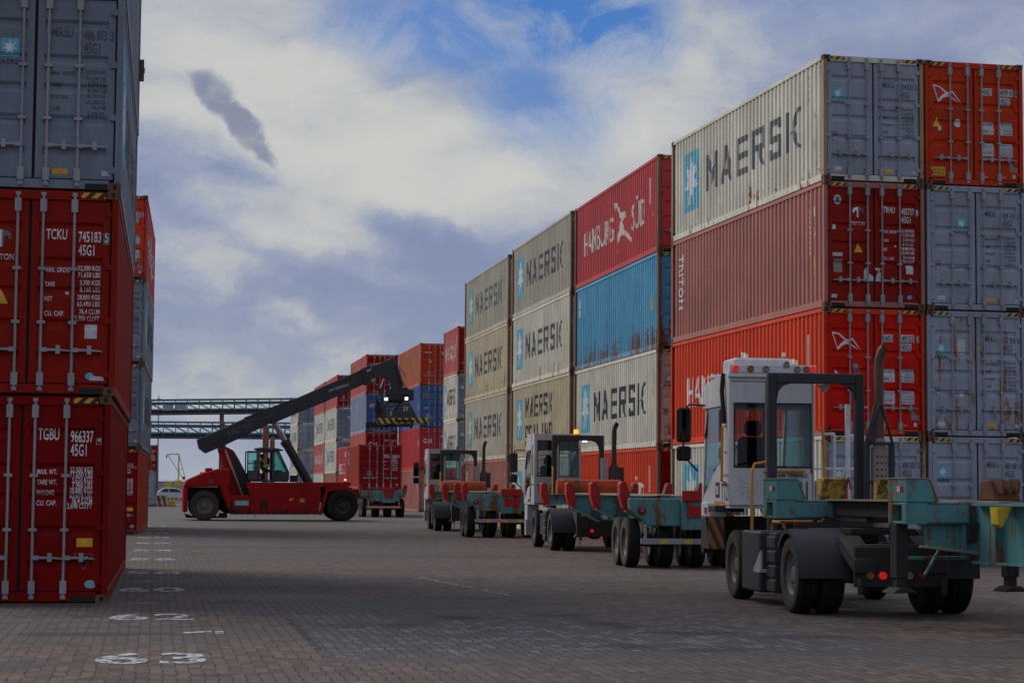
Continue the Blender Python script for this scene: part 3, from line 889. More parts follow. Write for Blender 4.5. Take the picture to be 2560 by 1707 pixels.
def D_flag(c, n, k, inner=None, warn=True):
    def f(d, sgn, H):
        if sgn < 0:
            E_flag(d, -1.02, H - .98, .72, .43, 'whitepaint', inner, 0)
            if warn:
                z = 1.36
                d.poly([(-1.02, z), (-.82, z), (-.92, z + .23)], 'yelsticker', 0); d.disc(-.40, z + .10, .08, .10, 'sticker', 0)
                d.rect(-.89, z - .09, -.81, z, 'sticker', 1); d.rect(-1.08, .22, -.72, .42, 'yelsticker', 0)
                d.text('CAUTION', -.90, .33, .055, 'navy', align='C'); d.text('HIGH TRAILER', -.90, .25, .055, 'navy', w=.31, align='C')
            else:
                d.rect(-.50, 1.50, -.40, 1.62, 'tealblue', 0); d.poly([(-.50, 1.30), (-.46, 1.30), (-.41, 1.49), (-.45, 1.49)], 'faded', 0)
                d.poly([(-.42, 1.30), (-.38, 1.30), (-.32, 1.57), (-.36, 1.57)], 'faded', 0); d.poly([(-.94, 1.40), (-.85, 1.40), (-.93, 1.50)], 'sticker', 0); d.rect(-.13, 1.44, -.05, 1.53, 'sticker', 0)
        else:
            z = H - .76
            d.rect(.20, z, .46, z + .17, 'sticker', 0); d.rect(.66, z, .98, z + .17, 'sticker', 0); d.rect(1.04, z, 1.10, z + .17, 'sticker', 0); d.rect(.66, z - .21, .91, z - .03, 'sticker', 0)
            d.text(c, .22, z + .02, .13, 'navy', w=.22, layer=1, bold=.01); d.text(n, .68, z + .02, .13, 'navy', w=.28, layer=1, bold=.01)
            d.text(k, 1.05, z + .02, .13, 'navy', w=.04, layer=1); d.text('45G1', .68, z - .185, .13, 'navy', w=.20, layer=1, bold=.01)
            for zz, a, b in ((1.22, ('MAX. GROSS', 'TARE'), ('32,500 KG', '71,650 LB', '3,860 KG', '8,510 LB')), (.72, ('MAX.PAYLOAD', 'CU.CAP.'), ('28,640 KG', '63,140 LB', '76.4 CU.M', '2,700 CU.FT'))):
                d.rect(.20, zz, .50, zz + .30, 'sticker', 0); d.rect(.66, zz, .97, zz + .30, 'sticker', 0)
                d.text(a[0], .215, zz + .21, .05, 'navy', w=.25); d.text(a[1], .215, zz + .05, .05, 'navy')
                for i, q in enumerate(b): d.text(q, .95, zz + .235 - i * .072, .048, 'navy', align='R')
            d.rect(.90, .36, 1.09, .60, 'greysticker', 0); d.rect(.22, .22, .35, .245, 'yelsticker', 0); d.rect(.66, .22, .79, .245, 'yelsticker', 0)
            d.disc(1.0, .26, .05, .05, 'sticker', 0)
    return f
def D_T(c, n, k, torn=True):
    def f(d, sgn, H):
        if sgn < 0:
            E_T(d, -.385, H - .72, .14, 'whitepaint', 'faded', 0); d.text('TRITON', -.385, H - 1.0, .072, 'whitepaint', w=.34, align='C', bold=.02)
            d.disc(-.88, H - .43, .09, .11, 'sticker', 0); d.disc(-.88, H - .43, .05, .07, 'faded', 1); d.rect(-1.07, H - 1.11, -.92, H - 1.0, 'sticker', 0)
            d.poly([(-.49, 1.27), (-.28, 1.27), (-.385, 1.48)], 'yelsticker', 0)
            d.rect(-1.0, 1.17, -.76, 1.25, 'sticker', 0); d.rect(-.98, .80, -.77, 1.10, 'greysticker', 0); d.rect(-1.05, .22, -.90, .30, 'sticker', 0)
            if torn: d.poly([(-.25, .60), (-.25, .86), (-.19, .93), (-.13, .93), (-.14, .80), (-.02, .72), (-.02, .60)], 'sticker', 0)
        else:
            code(d, H, 'whitepaint', c, n, k); rows(d, H, 'whitepaint', h=.068)
            d.rect(1.01, H - .76, 1.10, H - .56, 'faded', 0)
            d.rect(.78, .80, .95, 1.0, 'sticker', 0); d.disc(.86, .27, .06, .05, 'skyblue', 0); d.rect(.86, .21, 1.06, .27, 'sticker', 1) if not torn else None
            d.rect(.50, 1.42, .55, 1.46, 'sticker', 0)
            if torn: d.poly([(.02, .60), (.16, .60), (.16, .82), (.10, .84), (.05, .74)], 'sticker', 0); d.poly([(.02, .88), (.12, .84), (.17, .90), (.02, .97)], 'sticker', 0)
    return f
def D_dark(c, n, k):
    def f(d, sgn, H):
        if sgn < 0:
            d.rect(-.75, 1.75, -.68, 1.85, 'sticker', 0)
        else:
            code(d, H, 'whitepaint', c, n, k, z=2.24, h=.16)
            d.rect(1.02, 2.21, 1.095, 2.43, 'sticker', 0); d.rect(1.027, 2.217, 1.088, 2.423, CP['maroon'], 1); d.text(k, 1.04, 2.25, .15, 'whitepaint', w=.045, layer=2)
            rows(d, H, 'whitepaint', z=1.80, dz=.145, h=.072, gap=.072, x2=.66, labels=('MAX. WT.', 'TARE WT.', 'PAYLOAD', 'CU. CAP.'), pairs=(('32,500 KGS', '71,650 LBS'), ('3,620 KGS', '7,980 LBS'), ('28,880 KGS', '63,670 LBS'), ('76.4 CU.M', '2,698 CU.FT')))
            d.rect(.78, .78, 1.0, .90, 'yelsticker', 0); d.poly([(.74, .69), (1.02, .69), (.88, .45)], 'redmark', 0); d.poly([(.765, .675), (.995, .675), (.88, .478)], 'black', 1)
            d.rect(.82, .63, .94, .645, 'sticker', 2); d.rect(.84, .60, .92, .615, 'sticker', 2)
            d.disc(.98, .26, .08, .055, 'sticker', 0); d.disc(.98, .26, .07, .045, 'skyblue', 1)
    return f
def D_word(word, ink='whitepaint', c='CAIU', n='945062', k='1', s='45G1', x=-.95, logo=None, tri=False):
    def f(d, sgn, H):
        if sgn < 0:
            if word: d.text(word, x, H - 1.05, .26, ink, w=.60, bold=.035)
            if logo == 'eagle': d.rect(-.92, H - .60, -.50, H - .56, 'redmark', 0)
            if logo == 'yellow': d.rect(-1.02, H - .98, -.72, H - .70, 'bluemark', 0); d.poly([(-.90, H - .74), (-.20, H - .62), (-.20, H - .80)], 'yellow', 1)
            if tri: d.poly([(-.62, 1.55), (-.38, 1.55), (-.50, 1.80)], 'yellow', 0); d.disc(.0, 0, .001, .001, 'sticker'); d.rect(-.88, H - .67, -.40, H - .62, 'softwhite', 0); d.rect(-.95, 2.0, -.45, 2.18, 'dullred', 0)
            d.rect(-.72, .75, -.48, 1.02, 'greysticker', 0)
        else:
            code(d, H, ink, c, n, k, s); rows(d, H, ink, h=.06)
            d.disc(.95, .26, .06, .05, 'sticker', 0)
            if tri: d.disc(.42, H - .72, .10, .12, 'sticker', 0)
    return f
def D_side_words(d, sgn, H):
    if sgn < 0:
        d.text('APL', -.90, 1.25, .16, 'sticker', w=.35); d.rect(-1.0, 1.95, -.6, 2.5, 'faded', 0); d.rect(-.75, .55, -.5, .95, 'loadtan', 0)
    else:
        d.rect(.15, 1.7, .5, 2.2, 'faded', 0)
M['loadtan'] = plain('tan_sticker', (.40, .26, .20), .6)

HC = 2.896
def stack(base, rz, specs, group, post=None):
    """specs run from the ground up; each sits on the one below"""
    for i, sp in enumerate(specs):
        if post: sp.setdefault('post', post)
        j = random.Random(hash((round(base[0], 1), round(base[1], 1), i)) & 255)
        dx = j.uniform(-.015, .015) + sp.pop('dx', 0); dy = j.uniform(-.02, .02)
        container(sp.pop('label'), (base[0] + dx, base[1] + dy, i * HC + .001 * i), rz + sp.pop('dr', 0), group=group, **sp)


def corner(X, Y, rot, sgn=1):
    """origin of a container whose lane-side door corner stands at X, Y (rot clockwise from +Y)"""
    return (X + sgn * HW * math.cos(rot), Y - sgn * HW * math.sin(rot), 0), -rot


GR = 'containers stacked along the lane'
b, r = corner(14.857, 43.41, -.033)
stack(b, r, [
    dict(label='grey container with sky blue star panel, lowest of the stack behind the handrailed tractor', side='pale', door='rustgrey', smark=S_star(), dmark=D_star('MRSU', '400 029', '0')),
    dict(label='bright orange red container with white flag emblem directly behind the handrailed tractor roof', side='horange', door='hasured', post='rust_orange', smark=S_flag('whitepaint'), dmark=D_flag('HASU', '49152', '3', CP['hasured'], False)),
    dict(label='brown red ribbed container with a torn white paper on its doors', side='brown', door='tritonred', post='brown', smark=S_vertical('TRITON'), dmark=D_T('TRHU', '483737', '6')),
    dict(label='pale grey ribbed container topping the stack with the brown red ribbed one', side='pale', door='grey', smark=S_star(), dmark=D_star('MRKU', '304 833', '0')),
], GR, 'postbeige')
c2 = (b[0] + 2.50 * math.cos(-.033), b[1] + 2.50 * math.sin(.033), 0)
stack(c2, r, [
    dict(label='grey container lowest in the stack topped by the orange red flagged doors', side='grey', dmark=D_star('MRKU', '483 681', '4', low=True)),
    dict(label='heavily rusted grey container doors with a white paper taped beside the star', side='rustgrey', frame=CP['grey'], dmark=D_star('MRKU', '537 924', '6', old=True)),
    dict(label='clean bluish grey container directly under the orange red flagged doors', side='grey', dmark=D_star('MRSU', '424 174', '3', xs=-.36)),
    dict(label='orange red container doors with a red and white flag and caution sticker', side='rust_orange', dmark=D_flag('HASU', '470918', '1', 'redmark', True)),
], GR)
b, r = corner(14.573, 57.54, .003)
stack(b, r, [
    dict(label='orange red container low behind the tractor with the amber beacon', side='horange', door='maroon', smark=S_flag('whitepaint'), dmark=D_word(None)),
    dict(label='beige grey container with dark navy letters under the blue one', side='pale', door='beige', smark=S_star(ink='navy'), dmark=D_star('MSKU', '842 711', '0')),
    dict(label='bright blue container with rust eating its lower edge', side='blue', smark=S_small, dmark=D_word(None)),
    dict(label='red container with cream flag and wording, on top of the blue one', side='hred', smark=S_flag(), dmark=D_word(None)),
], GR, 'postrust')
b, r = corner(14.52, 70.085, .002)
stack(b, r, [
    dict(label='pale container with sky blue panel low between two white tractors', side='pale', smark=S_star(), dmark=D_star('MSKU', '911 204', '5')),
    dict(label='yellowed container with two lines of black lettering', side='paleyellow', smark=S_star(ink='navy', second='SEALAND'), dmark=D_star('MSKU', '663 190', '7')),
    dict(label='pale grey container resting on the one with two lines of lettering', side='pale', smark=S_star(ink='greyink'), dmark=D_star('MSKU', '280 455', '2')),
    dict(label='tan stained container with dark letters beside the top red one with the cream flag', side='olive', smark=S_star(ink='greyink'), dmark=D_star('MSKU', '117 846', '9')),
], GR, 'postrust')
b, r = corner(14.686, 83.905, 0)
stack(b, r, [
    dict(label='brown ribbed container low behind the farther tractor roll frame', side='brown', smark=S_vertical('TRITON'), dmark=D_word(None)),
    dict(label='weathered beige container with teal panel on the brown ribbed one', side='beige', smark=S_star(ink='greyink', panel='tealblue'), dmark=D_star('MSKU', '503 117', '8')),
    dict(label='yellow stained container second from the top beside the tan stack', side='paleyellow', smark=S_star(ink='greyink'), dmark=D_star('MSKU', '371 926', '3')),
    dict(label='dull olive container with teal panel, highest of the four star stacks away', side='olive', smark=S_star(ink='faded', panel='tealblue'), dmark=D_star('MSKU', '644 802', '1')),
], GR, 'postrust')
GF = 'container stacks beyond the reach stacker'
b, r = corner(18.2, 122, 0)
stack(b, r, [
    dict(label='red container at the foot of the narrow stack beside the orange topped one', L=6.058, side='hred', smark=S_small),
    dict(label='pale container with sky blue panel, third down under the small red flagged one', L=6.058, side='pale', smark=S_star(ink='greyink'), door='slate', dmark=D_star('MSKU', '772 110', '4')),
    dict(label='pale container with dark letters, second down under the small red flagged one', L=6.058, side='pale', smark=S_star(ink='navy'), door='slate', dmark=D_star('MSKU', '259 083', '6')),
    dict(label='small looking red container with flag emblem next to the orange one', L=6.058, side='pinkred', door='darkred', smark=S_flag(), dmark=D_word(None)),
], GF)
b, r = corner(17.86, 137, 0)
stack(b, r, [
    dict(label='brick brown container on the ground behind the loaded trailer', side='brown', smark=S_cai, dmark=D_word(None)),
    dict(label='bright red container with three white letters under the light blue one', side='caired', smark=S_cai, dmark=D_word('CAI')),
    dict(label='blue container with streaky light marks under the orange one', side='deepblue', smark=S_small, dmark=D_side_words),
    dict(label='orange container with a yellow triangle on its doors', side='orange', door='rust_orange', smark=None, dmark=D_word(None, 'softwhite', tri=True)),
], GF)
b, r = corner(15.46, 149.8, 0)
stack(b, r, [
    dict(label='dark red container hidden low behind the loaded trailer', side='pinkred', door='darkred'),
    dict(label='deep red container with three white letters just above the loaded trailer', side='pinkred', door='darkred', smark=S_cai, dmark=D_word('CAI')),
    dict(label='blue doored container with red and white wording behind the spreader lamps', side='paleblue', door='deepblue', smark=S_small, dmark=D_word('APL', c='APHU', n='724410', k='5', logo='eagle')),
    dict(label='dark red container with a yellow emblem behind the boom head', side='pinkred', door='darkred', smark=None, dmark=D_word(None, c='DFSU', n='601273', k='4', logo='yellow')),
], GF)
b, r = corner(15.77, 178, 0)
stack(b, r, [
    dict(label='brown container at the foot of the stack behind the crane front', side='brown'),
    dict(label='pale container with light blue panel above the crane front deck', side='pale', door='slate', smark=S_star(ink='faded'), dmark=D_star('MRKU', '118 320', '7')),
    dict(label='pale sided slate doored container directly beneath the crane boom', side='pale', door='slate', smark=S_star(ink='faded'), dmark=D_star('MRKU', '407 551', '3', xs=-.1)),
    dict(label='dark red container half covered by the crane boom', side='pinkred', door='darkred', dmark=D_word(None)),
], GF)
b, r = corner(15.73, 190.6, 0)
stack(b, r, [
    dict(label='beige container low in the stack behind the lift cylinder', side='pale'),
    dict(label='faded red container with a pale flag, low in the stack behind the lift cylinder', side='pinkred', smark=S_flag()),
    dict(label='pale container with light blue stripe in the stack behind the lift cylinder', side='pale', smark=S_star(ink='faded')),
    dict(label='salmon red container peeping out under the crane boom', side='pinkred'),
], GF)
b, r = corner(15.69, 226, 0)
stack(b, r, [
    dict(label='grey container lowest of the most distant rusty stack', side='pale', door='rustgrey'),
    dict(label='stained grey container second from the ground in the most distant stack', side='pale', door='rustgrey', smark=S_star(ink='faded'), dmark=D_word(None)),
    dict(label='brown rusted grey container third from the ground in the most distant stack', side='pale', door='rustgrey', smark=S_star(ink='faded'), dmark=D_star('MRKU', '900 112', '5')),
    dict(label='slate grey container topping the most distant stack', side='pale', door='slate', smark=S_star(ink='faded'), dmark=D_word(None)),
], GF)
GL = 'containers stacked on the shaded side of the lane'
b, r = corner(-.573, 28.809, .007, -1)
stack(b, r, [
    dict(label='dark red container standing on the paving beside the painted bay numbers', side='maroon', dmark=D_dark('TGBU', '966337', '6'), smark=lambda d: [d.rect(.45, 1.2 + .3 * i, .5, 1.32 + .3 * i, 'sticker', 0) for i in range(4)], dx=-.04),
    dict(label='orange brown container between the dark red and the grey one, yellow triangle on its door', side='tritonred', dmark=D_T('TCKU', '745183', '5', False), smark=lambda d: [d.rect(.45, 1.1 + .16 * i, .5, 1.2 + .16 * i, 'sticker', 0) for i in range(8)]),
    dict(label='grey container with black code numbers above the orange brown one', side='slate', smark=S_star(ink='faded'), dmark=D_star('MRSU', '486 873', '3', xs=-.36), dx=.03),
    dict(label='bluish grey container whose underside shows at the top edge of the photo', side='slate', smark=S_small, dx=.05),
], GL)
bk = [o for o in bpy.data.objects if o.get('label', '').startswith('bluish grey container whose underside')][0]
b = MB(); b.box(HW, HW + .085, 12.192 - .34, 12.192 - .2, 1.08, 1.50); b.box(HW + .02, HW + .10, 12.192 - .33, 12.192 - .21, 1.25, 1.34); b.build('lashing_bracket', M['rusty'], bk)
b, r = corner(-.436, 69.685, .021, -1)
stack(b, r, [
    dict(label='rust red container lowest in the slim stack by the conveyor bridges', side='loadred', door='maroon', dmark=D_dark('TCLU', '481712', '9'), smark=lambda d: [d.rect(.45, .9 + .16 * i, .5, 1.0 + .16 * i, 'sticker', 0) for i in range(9)], dx=-.05),
    dict(label='grey container with blue stripe above the lowest rust red one', side='slate', smark=S_star(ink='greyink'), dmark=D_star('MRKU', '310 724', '2')),
    dict(label='grey container just under the red one in the slim stack', side='slate', smark=S_star(ink='greyink'), dmark=D_star('MRKU', '288 046', '6'), dx=.03),
    dict(label='red container topping the slim stack against the sky', side='hred', door='horange', smark=S_flag(), dmark=D_flag('HASU', '433120', '2', None, True), dx=.02),
], GL)
container('light grey container standing alone near the striped barrier', (-1.10, 163.5, 0), 0, 'grey', L=6.058, hazard=False, group=GL)
stack((-.97, 208, 0), 0, [
    dict(label='lower red container far down the shaded side of the lane', side='tritonred', L=6.058),
    dict(label='upper red container far down the lane, lettered doors seen above the light grey one', side='tritonred', L=6.058, dmark=D_dark('TEMU', '612043', '8')),
], GL)

# ------------------------------------------------------------------ ground
def struct(name, mb, mats):
    o = mb.build(name, mats); o['kind'] = 'structure'; return o

g = MB(); g.add([(-2500, -300, 0), (2500, -300, 0), (2500, 4000, 0), (-2500, 4000, 0)], [(0, 1, 2, 3)])
struct('ground', g, paving())
M['road_paint'] = plain('worn_road_paint', (.50, .50, .52), .7, worn=.48)
M['faint_paint'] = plain('faint_road_paint', (.36, .35, .35), .8, worn=.52)
for i, (num, y) in enumerate((('63', 19.0), ('62', 25.15), ('60', 31.9), ('58', 38.2), ('56', 45.3), ('54', 51.6), ('52', 58.1), ('50', 64.6), ('48', 70.8), ('46', 77.2), ('44', 83.6))):
    d = Decal(); d.text(num, -.52, y, 1.15, 'road_paint' if i % 3 else 'road_paint', w=1.04, layer=0, bold=.02)
    o = d.build('bay_marking', None, lambda a, z, e: (a, z, .002 + e)); o['kind'] = 'structure'
d = Decal(); d.poly([(.33, 22.80), (.66, 22.95), (.68, 23.20), (.36, 23.02)], 'road_paint', 0); d.poly([(.70, 22.72), (.80, 22.74), (.80, 23.22), (.71, 23.18)], 'road_paint', 0)
for y in (28.6, 35.2): d.rect(-.3, y, .05, y + .25, 'faint_paint', 0)
o = d.build('bay_marking', None, lambda a, z, e: (a, z, .002 + e)); o['kind'] = 'structure'
d = Decal()
d.poly([(5.35, 30.6), (5.47, 30.6), (4.86, 36.8), (4.76, 36.8)], 'faint_paint', 0)
d.rect(10.6, 62, 11.2, 62.3, 'faint_paint', 0); d.rect(8.2, 95, 9.6, 95.4, 'faint_paint', 0)
o = d.build('lane_marking', None, lambda a, z, e: (a, z, .002 + e)); o['kind'] = 'structure'


# ------------------------------------------------------------------ wheels
def wheel_meshes(r, w, rr):
    t = MB(); h = w / 2
    prof = [(-h * .62, rr), (-h * .92, rr + .03), (-h, rr + (r - rr) * .45), (-h * .96, r - .045), (-h * .80, r - .012)]
    for k in (-.5, -.17, .17, .5): prof += [(h * (k - .045), r), (h * (k - .04), r - .014), (h * (k + .04), r - .014), (h * (k + .045), r)]
    prof += [(h * .80, r - .012), (h * .96, r - .045), (h, rr + (r - rr) * .45), (h * .92, rr + .03), (h * .62, rr)]
    ns = len(prof) - 1; t.lathe(prof, 'x', n=36, mats=[1 if i < 3 or i >= ns - 3 else 0 for i in range(ns)])
    m = MB()
    m.lathe([(-h * .66, rr + .012), (-h * .72, rr - .01), (-h * .45, rr - .035), (-h * .25, rr * .55), (-h * .2, rr * .42), (-h * .55, rr * .38), (-h * .62, rr * .22), (-h * .62, .001)], 'x', n=24)
    for k in range(10):
        a = 2 * math.pi * k / 10; y, z = rr * .66 * math.cos(a), rr * .66 * math.sin(a)
        m.tube([(-h * .32, y, z), (-h * .50, y, z)], .022, 6)
    m.lathe([(h * .66, rr + .012), (h * .55, rr - .03), (h * .1, rr * .8), (-h * .1, .001)], 'x', n=24)
    return t.mesh('tyre'), m.mesh('rim')

_wm = {}
def wheel(parent, x, y, r=.52, w=.30, out=-1, name='wheel'):
    """out: side on which the hub face shows (-1 = -x)"""
    k = (r, w)
    if k not in _wm: _wm[k] = wheel_meshes(r, w, r * .56)
    ty, rm = _wm[k]
    e = link(name, ty, [M['tyre'], M['tyrewall']], parent, (x, y, r))
    q = link('rim', rm, M['rim'], e)
    if out > 0: e.rotation_euler = (0, 0, math.pi)
    return e


def person_seated(label, loc, rz, mask=False, vest=False, scale=1.0):
    """one seated figure, facing +y, hips at the origin"""
    def skin(name, verts, edges, rad, mat, parent, root=0, sub=2):
        me = bpy.data.meshes.new(name); me.from_pydata(verts, edges, [])
        o = bpy.data.objects.new(name, me); C.objects.link(o)
        md = o.modifiers.new('s', 'SKIN'); md.use_smooth_shade = True
        for i, rr in enumerate(rad):
            me.skin_vertices[0].data[i].radius = (rr, rr) if not isinstance(rr, tuple) else rr
        me.skin_vertices[0].data[root].use_root = True
        o.modifiers.new('u', 'SUBSURF').levels = sub
        dg = bpy.context.evaluated_depsgraph_get()
        m2 = bpy.data.meshes.new_from_object(o.evaluated_get(dg)); bpy.data.objects.remove(o)
        m2.name = name; m2.materials.clear()
        for p in m2.polygons: p.use_smooth = True
        return link(name, m2, mat, parent)
    t = thing('person', label, 'person', loc, rz)
    v = [(0, 0, 0), (0, -.03, .25), (0, -.02, .45), (0, .0, .56), (0, .02, .64), (0, .025, .74), (0, .01, .82)]
    e = [(i, i + 1) for i in range(6)]; rad = [(.15, .12), (.15, .11), (.17, .11), .055, .075, .088, .07]
    def chain(pts, rr, at):
        i0 = at
        for p, q in zip(pts, rr):
            v.append(p); rad.append(q); e.append((i0, len(v) - 1)); i0 = len(v) - 1
        return i0
    for s in (-1, 1):
        w = chain([(s * .19, 0, .46), (s * .24, .10, .22), (s * .17, .33, .26), (s * .16, .40, .28)], [.06, .048, .038, .032], 2)
        for k, (dx, ln) in enumerate(((-.035, .075), (-.012, .085), (.012, .08), (.034, .062))):
            chain([(s * .16 + dx, .40 + ln * .55, .285), (s * .16 + dx, .40 + ln, .26)], [.010, .008], w)
        chain([(s * .16 - s * .045, .42, .27), (s * .16 - s * .05, .45, .255)], [.011, .009], w)
        chain([(s * .10, .22, .02), (s * .11, .46, .03), (s * .11, .48, -.38), (s * .11, .60, -.43)], [.085, .06, .045, .035], 0)
    body = skin('body', v, e, rad, M['skin'], t)
    f = MB(); f.lathe([(-.012, .001), (-.010, .014), (.02, .010), (.03, .001)], 'y', (0, .118, .725), 8); f.build('nose', M['skin'], body)
    cv = [(0, 0, 0), (0, -.03, .25), (0, -.02, .44), (0, -.01, .50)]; ce = [(0, 1), (1, 2), (2, 3)]; cr = [(.165, .135), (.165, .125), (.185, .125), .07]
    for s in (-1, 1):
        n = len(cv); cv += [(s * .19, 0, .46), (s * .24, .10, .22), (s * .175, .31, .26)]; ce += [(2, n), (n, n + 1), (n + 1, n + 2)]; cr += [.072, .060, .048]
        n = len(cv); cv += [(s * .10, .22, .02), (s * .11, .46, .03), (s * .11, .48, -.36)]; ce += [(0, n), (n, n + 1), (n + 1, n + 2)]; cr += [.10, .075, .058]
    skin('work_clothes', cv, ce, cr, M['cloth'], t)
    h = MB(); h.lathe([(.70, .094), (.76, .104), (.82, .092), (.86, .060), (.875, .001)], 'z', (0, .002, 0), 14); h.build('hair', M['hair'], t)
    if mask:
        q = MB(); q.lathe([(-.04, .05), (0, .055), (.025, .03), (.03, .001)], 'y', (0, .075, .69), 10); q.build('face_mask', M['sticker'], t)
    if vest:
        q = MB()
        for s in (-1, 1):
            q.tube([(s * .13, -.17, .22), (s * .14, -.14, .46), (s * .13, -.06, .56), (s * .12, .06, .55), (s * .11, .15, .36), (s * .10, .16, .16)], .034, 8)
            q.tube([(s * .225, .06, .29), (s * .215, .16, .235), (s * .19, .30, .255)], .074, 10)
        q.build('reflective_bands', M['hiviz'], t)
    t.scale = (scale,) * 3
    return t


# ------------------------------------------------------------------ terminal tractor (origin under the rear axle; y forward)
def tractor(label, loc, rz, kind):
    near = kind == 'near'
    t = thing('terminal_tractor', label, 'tractor unit', loc, rz, 'white terminal tractors in the lane')
    W = M['white'] if near else M['oldwhite']
    H = 3.41 if near else 3.16
    wb = 3.55 if near else 3.3
    c0, c1 = (3.53, 5.5) if near else (2.85, 4.9)      # cab from .. to along y
    xl, xr, zb = -1.22, .11, 1.41 if near else 1.24
    # chassis
    b = MB()
    for s in (-1, 1): b.box(s * .43 - .05, s * .43 + .05, -1.05, c1 - .1, .62, .92)
    for y in (-1.0, .6, 1.9, wb): b.box(-.38, .38, y - .06, y + .06, .66, .88)
    b.box(-.62, .62, -1.12, -1.05, .40, .92)
    b.box(-.9, .9, -.09, .09, .42, .62); b.lathe([(-.2, .001), (-.19, .2), (.19, .2), (.2, .001)], 'y', (0, 0, .5), 14)
    b.box(-.95, .95, wb - .08, wb + .08, .40, .58)
    b.box(-.32, .32, .9, 1.05, .92, 1.08); b.box(-.40, .40, 1.3, 2.6, .92, 1.10)
    
    for s in (-1, 1):
        b.prism([(-1.16, .58), (-1.16, .76), (-.42, 1.05), (.25, 1.05), (.25, .84), (-.5, .84)], 'x', *sorted((s * .34, s * .64)))
        b.lathe([(.42, .001), (.43, .12), (.50, .145), (.58, .12), (.66, .145), (.74, .12), (.75, .001)], 'z', (s * .52, -.45, 0), 12)
        b.tube([(s * .5, .9, .50), (s * .48, -.5, .46)], .05, 6); b.tube([(s * .50, .12, .55), (s * .45, .5, .95)], .045, 6)
        b.prism([(-1.20, .30), (-1.12, .30), (-1.12, .52), (-1.20, .48)], 'x', s * .56 - .03, s * .56 + .03)
    b.box(-.52, .52, -.98, -.55, .90, .94)
    b.build('chassis', M['grime'], t, .008)
    b = MB(); b.prism([(-.45, -.35), (.45, -.35), (.45, .15), (.18, .75), (-.18, .75), (-.45, .15)], 'z', 1.06, 1.14)
    for s in (-1, 1): b.box(s * .4 - .06, s * .4 + .06, -.1, .5, .92, 1.06)
    b.build('fifth_wheel', M['grime'], t, .006)
    for k, x in enumerate((-.22, -.12, .0)):
        b = MB(); n = 40
        b.tube([(x + .05 * math.cos(i * 1.1) - .1 * k * i / n, c0 - .15 - 1.5 * i / n, 1.52 - .75 * math.sin(math.pi * i / n) * (.45 + .12 * k) + .05 * math.sin(i * 1.1)) for i in range(n)], .012, 5)
        b.build('air_hose', (M['redguide'], M['black'], M['yellow'])[k], t)
    # wheels: steer pair, dual rear pair
    for s in (-1, 1):
        wheel(t, s * 1.03, wb, .52, .29, s)
        wheel(t, s * 1.06, 0, .52, .29, s); wheel(t, s * .70, 0, .52, .29, -s)
    # mudguards over the rear wheels
    for s in (-1, 1):
        b = MB(); n = 14; r0 = .60; v = []
        xs = sorted((s * .52, s * 1.235)); a0, a1 = R(-55), R(93)      # angle from up, towards the rear
        m = 7
        for i in range(n + 1):
            a = a0 + (a1 - a0) * i / n
            for j in range(m):
                rib = .012 if j % 2 else 0
                v.append((xs[0] + (xs[1] - xs[0]) * j / (m - 1), -(r0 + rib) * math.sin(a), .52 + (r0 + rib) * math.cos(a)))
        b.add(v, [(i * m + j, i * m + j + 1, (i + 1) * m + j + 1, (i + 1) * m + j) for i in range(n) for j in range(m - 1)], 0, True)
        xo = s * 1.235
        ring = []
        for i in range(n + 1):
            a = a0 + (a1 - a0) * i / n
            ring += [(xo, -(r0 + .012) * math.sin(a), .52 + (r0 + .012) * math.cos(a)), (xo, -(r0 - .055) * math.sin(a), .52 + (r0 - .055) * math.cos(a))]
        b.add(ring, [(2 * i, 2 * i + 1, 2 * i + 3, 2 * i + 2) for i in range(n)])
        b.build('mudguard', M['dark'], t)
        if not near:
            b = MB(); x = s * .50
            b.tube([(x, .1, 1.16), (x, -.35, 1.15), (x, -.72, .90), (x, -.74, .12)], .018, 6); b.build('mudguard_bracket', M['zinc'], t)
    # tank, battery box with steps
    b = MB(); b.box(-1.17, -.60, wb - 1.75, wb - .62, .18, 1.05) if near else b.box(-1.1, -.60, wb - 1.9, wb - .8, .35, .95)
    b.build('fuel_tank', M['dark'], t, .03)
    b = MB(); y0 = .74
    for k in range(4): b.box(-1.22, -.70, y0 - .02, y0 + .44, .24 + .20 * k, .40 + .20 * k)
    b.box(-1.19, -.70, y0, y0 + .42, .22, 1.05)
    b.build('battery_box', M['dark'], t, .012)
    if near:
        b = MB(); b.prism([(1.2, .52), (1.65, .52), (1.22, .80), (1.2, .80)], 'x', -1.30, -1.27); b.box(-1.32, -1.05, 1.18, 1.55, .49, .52); b.build('step', M['zinc'], t)
        b = MB(); b.tube([(-1.12, .55, 1.12), (-1.12, .62, 1.20), (-1.12, 1.2, 1.20), (-1.12, 1.25, 1.08)], .022, 8); b.tube([(-1.12, 1.2, 1.20), (-.55, 1.2, 1.20)], .022, 8); b.build('step_rail', M['orange'], t)
        b = MB(); b.box(-.55, .62, 2.2, 2.25, .98, 1.36); b.build('grille', M['dark'], t)
        d = Decal()
        for i in range(12):
            for j in range(4): d.disc(-.50 + i * .09 + (.045 if j % 2 else 0), 1.03 + j * .085, .014, .014, 'black', 0, 6)
        d.build('grille_holes', t, lambda a, z, o: (a, 2.2 - o, z))
    # tail lamps
    for x, mm in ((-.42, 'dullamber' if near else 'grime'), (-.25, 'lampred'), (.10, 'lens'), (.27, 'dullred')) if near else ((-.25, 'lampred' if kind == 'mid' else 'lampamber'), (.35, 'dullred')):
        b = MB(); b.lathe([(0, .001), (0, .048), (.04, .052), (.05, .052)], 'y', (x, -1.165, .55), 14); b.build('tail_lamp', M[mm], t)
    # cab shell: walls as panels round the window openings
    T = .035
    b = MB()
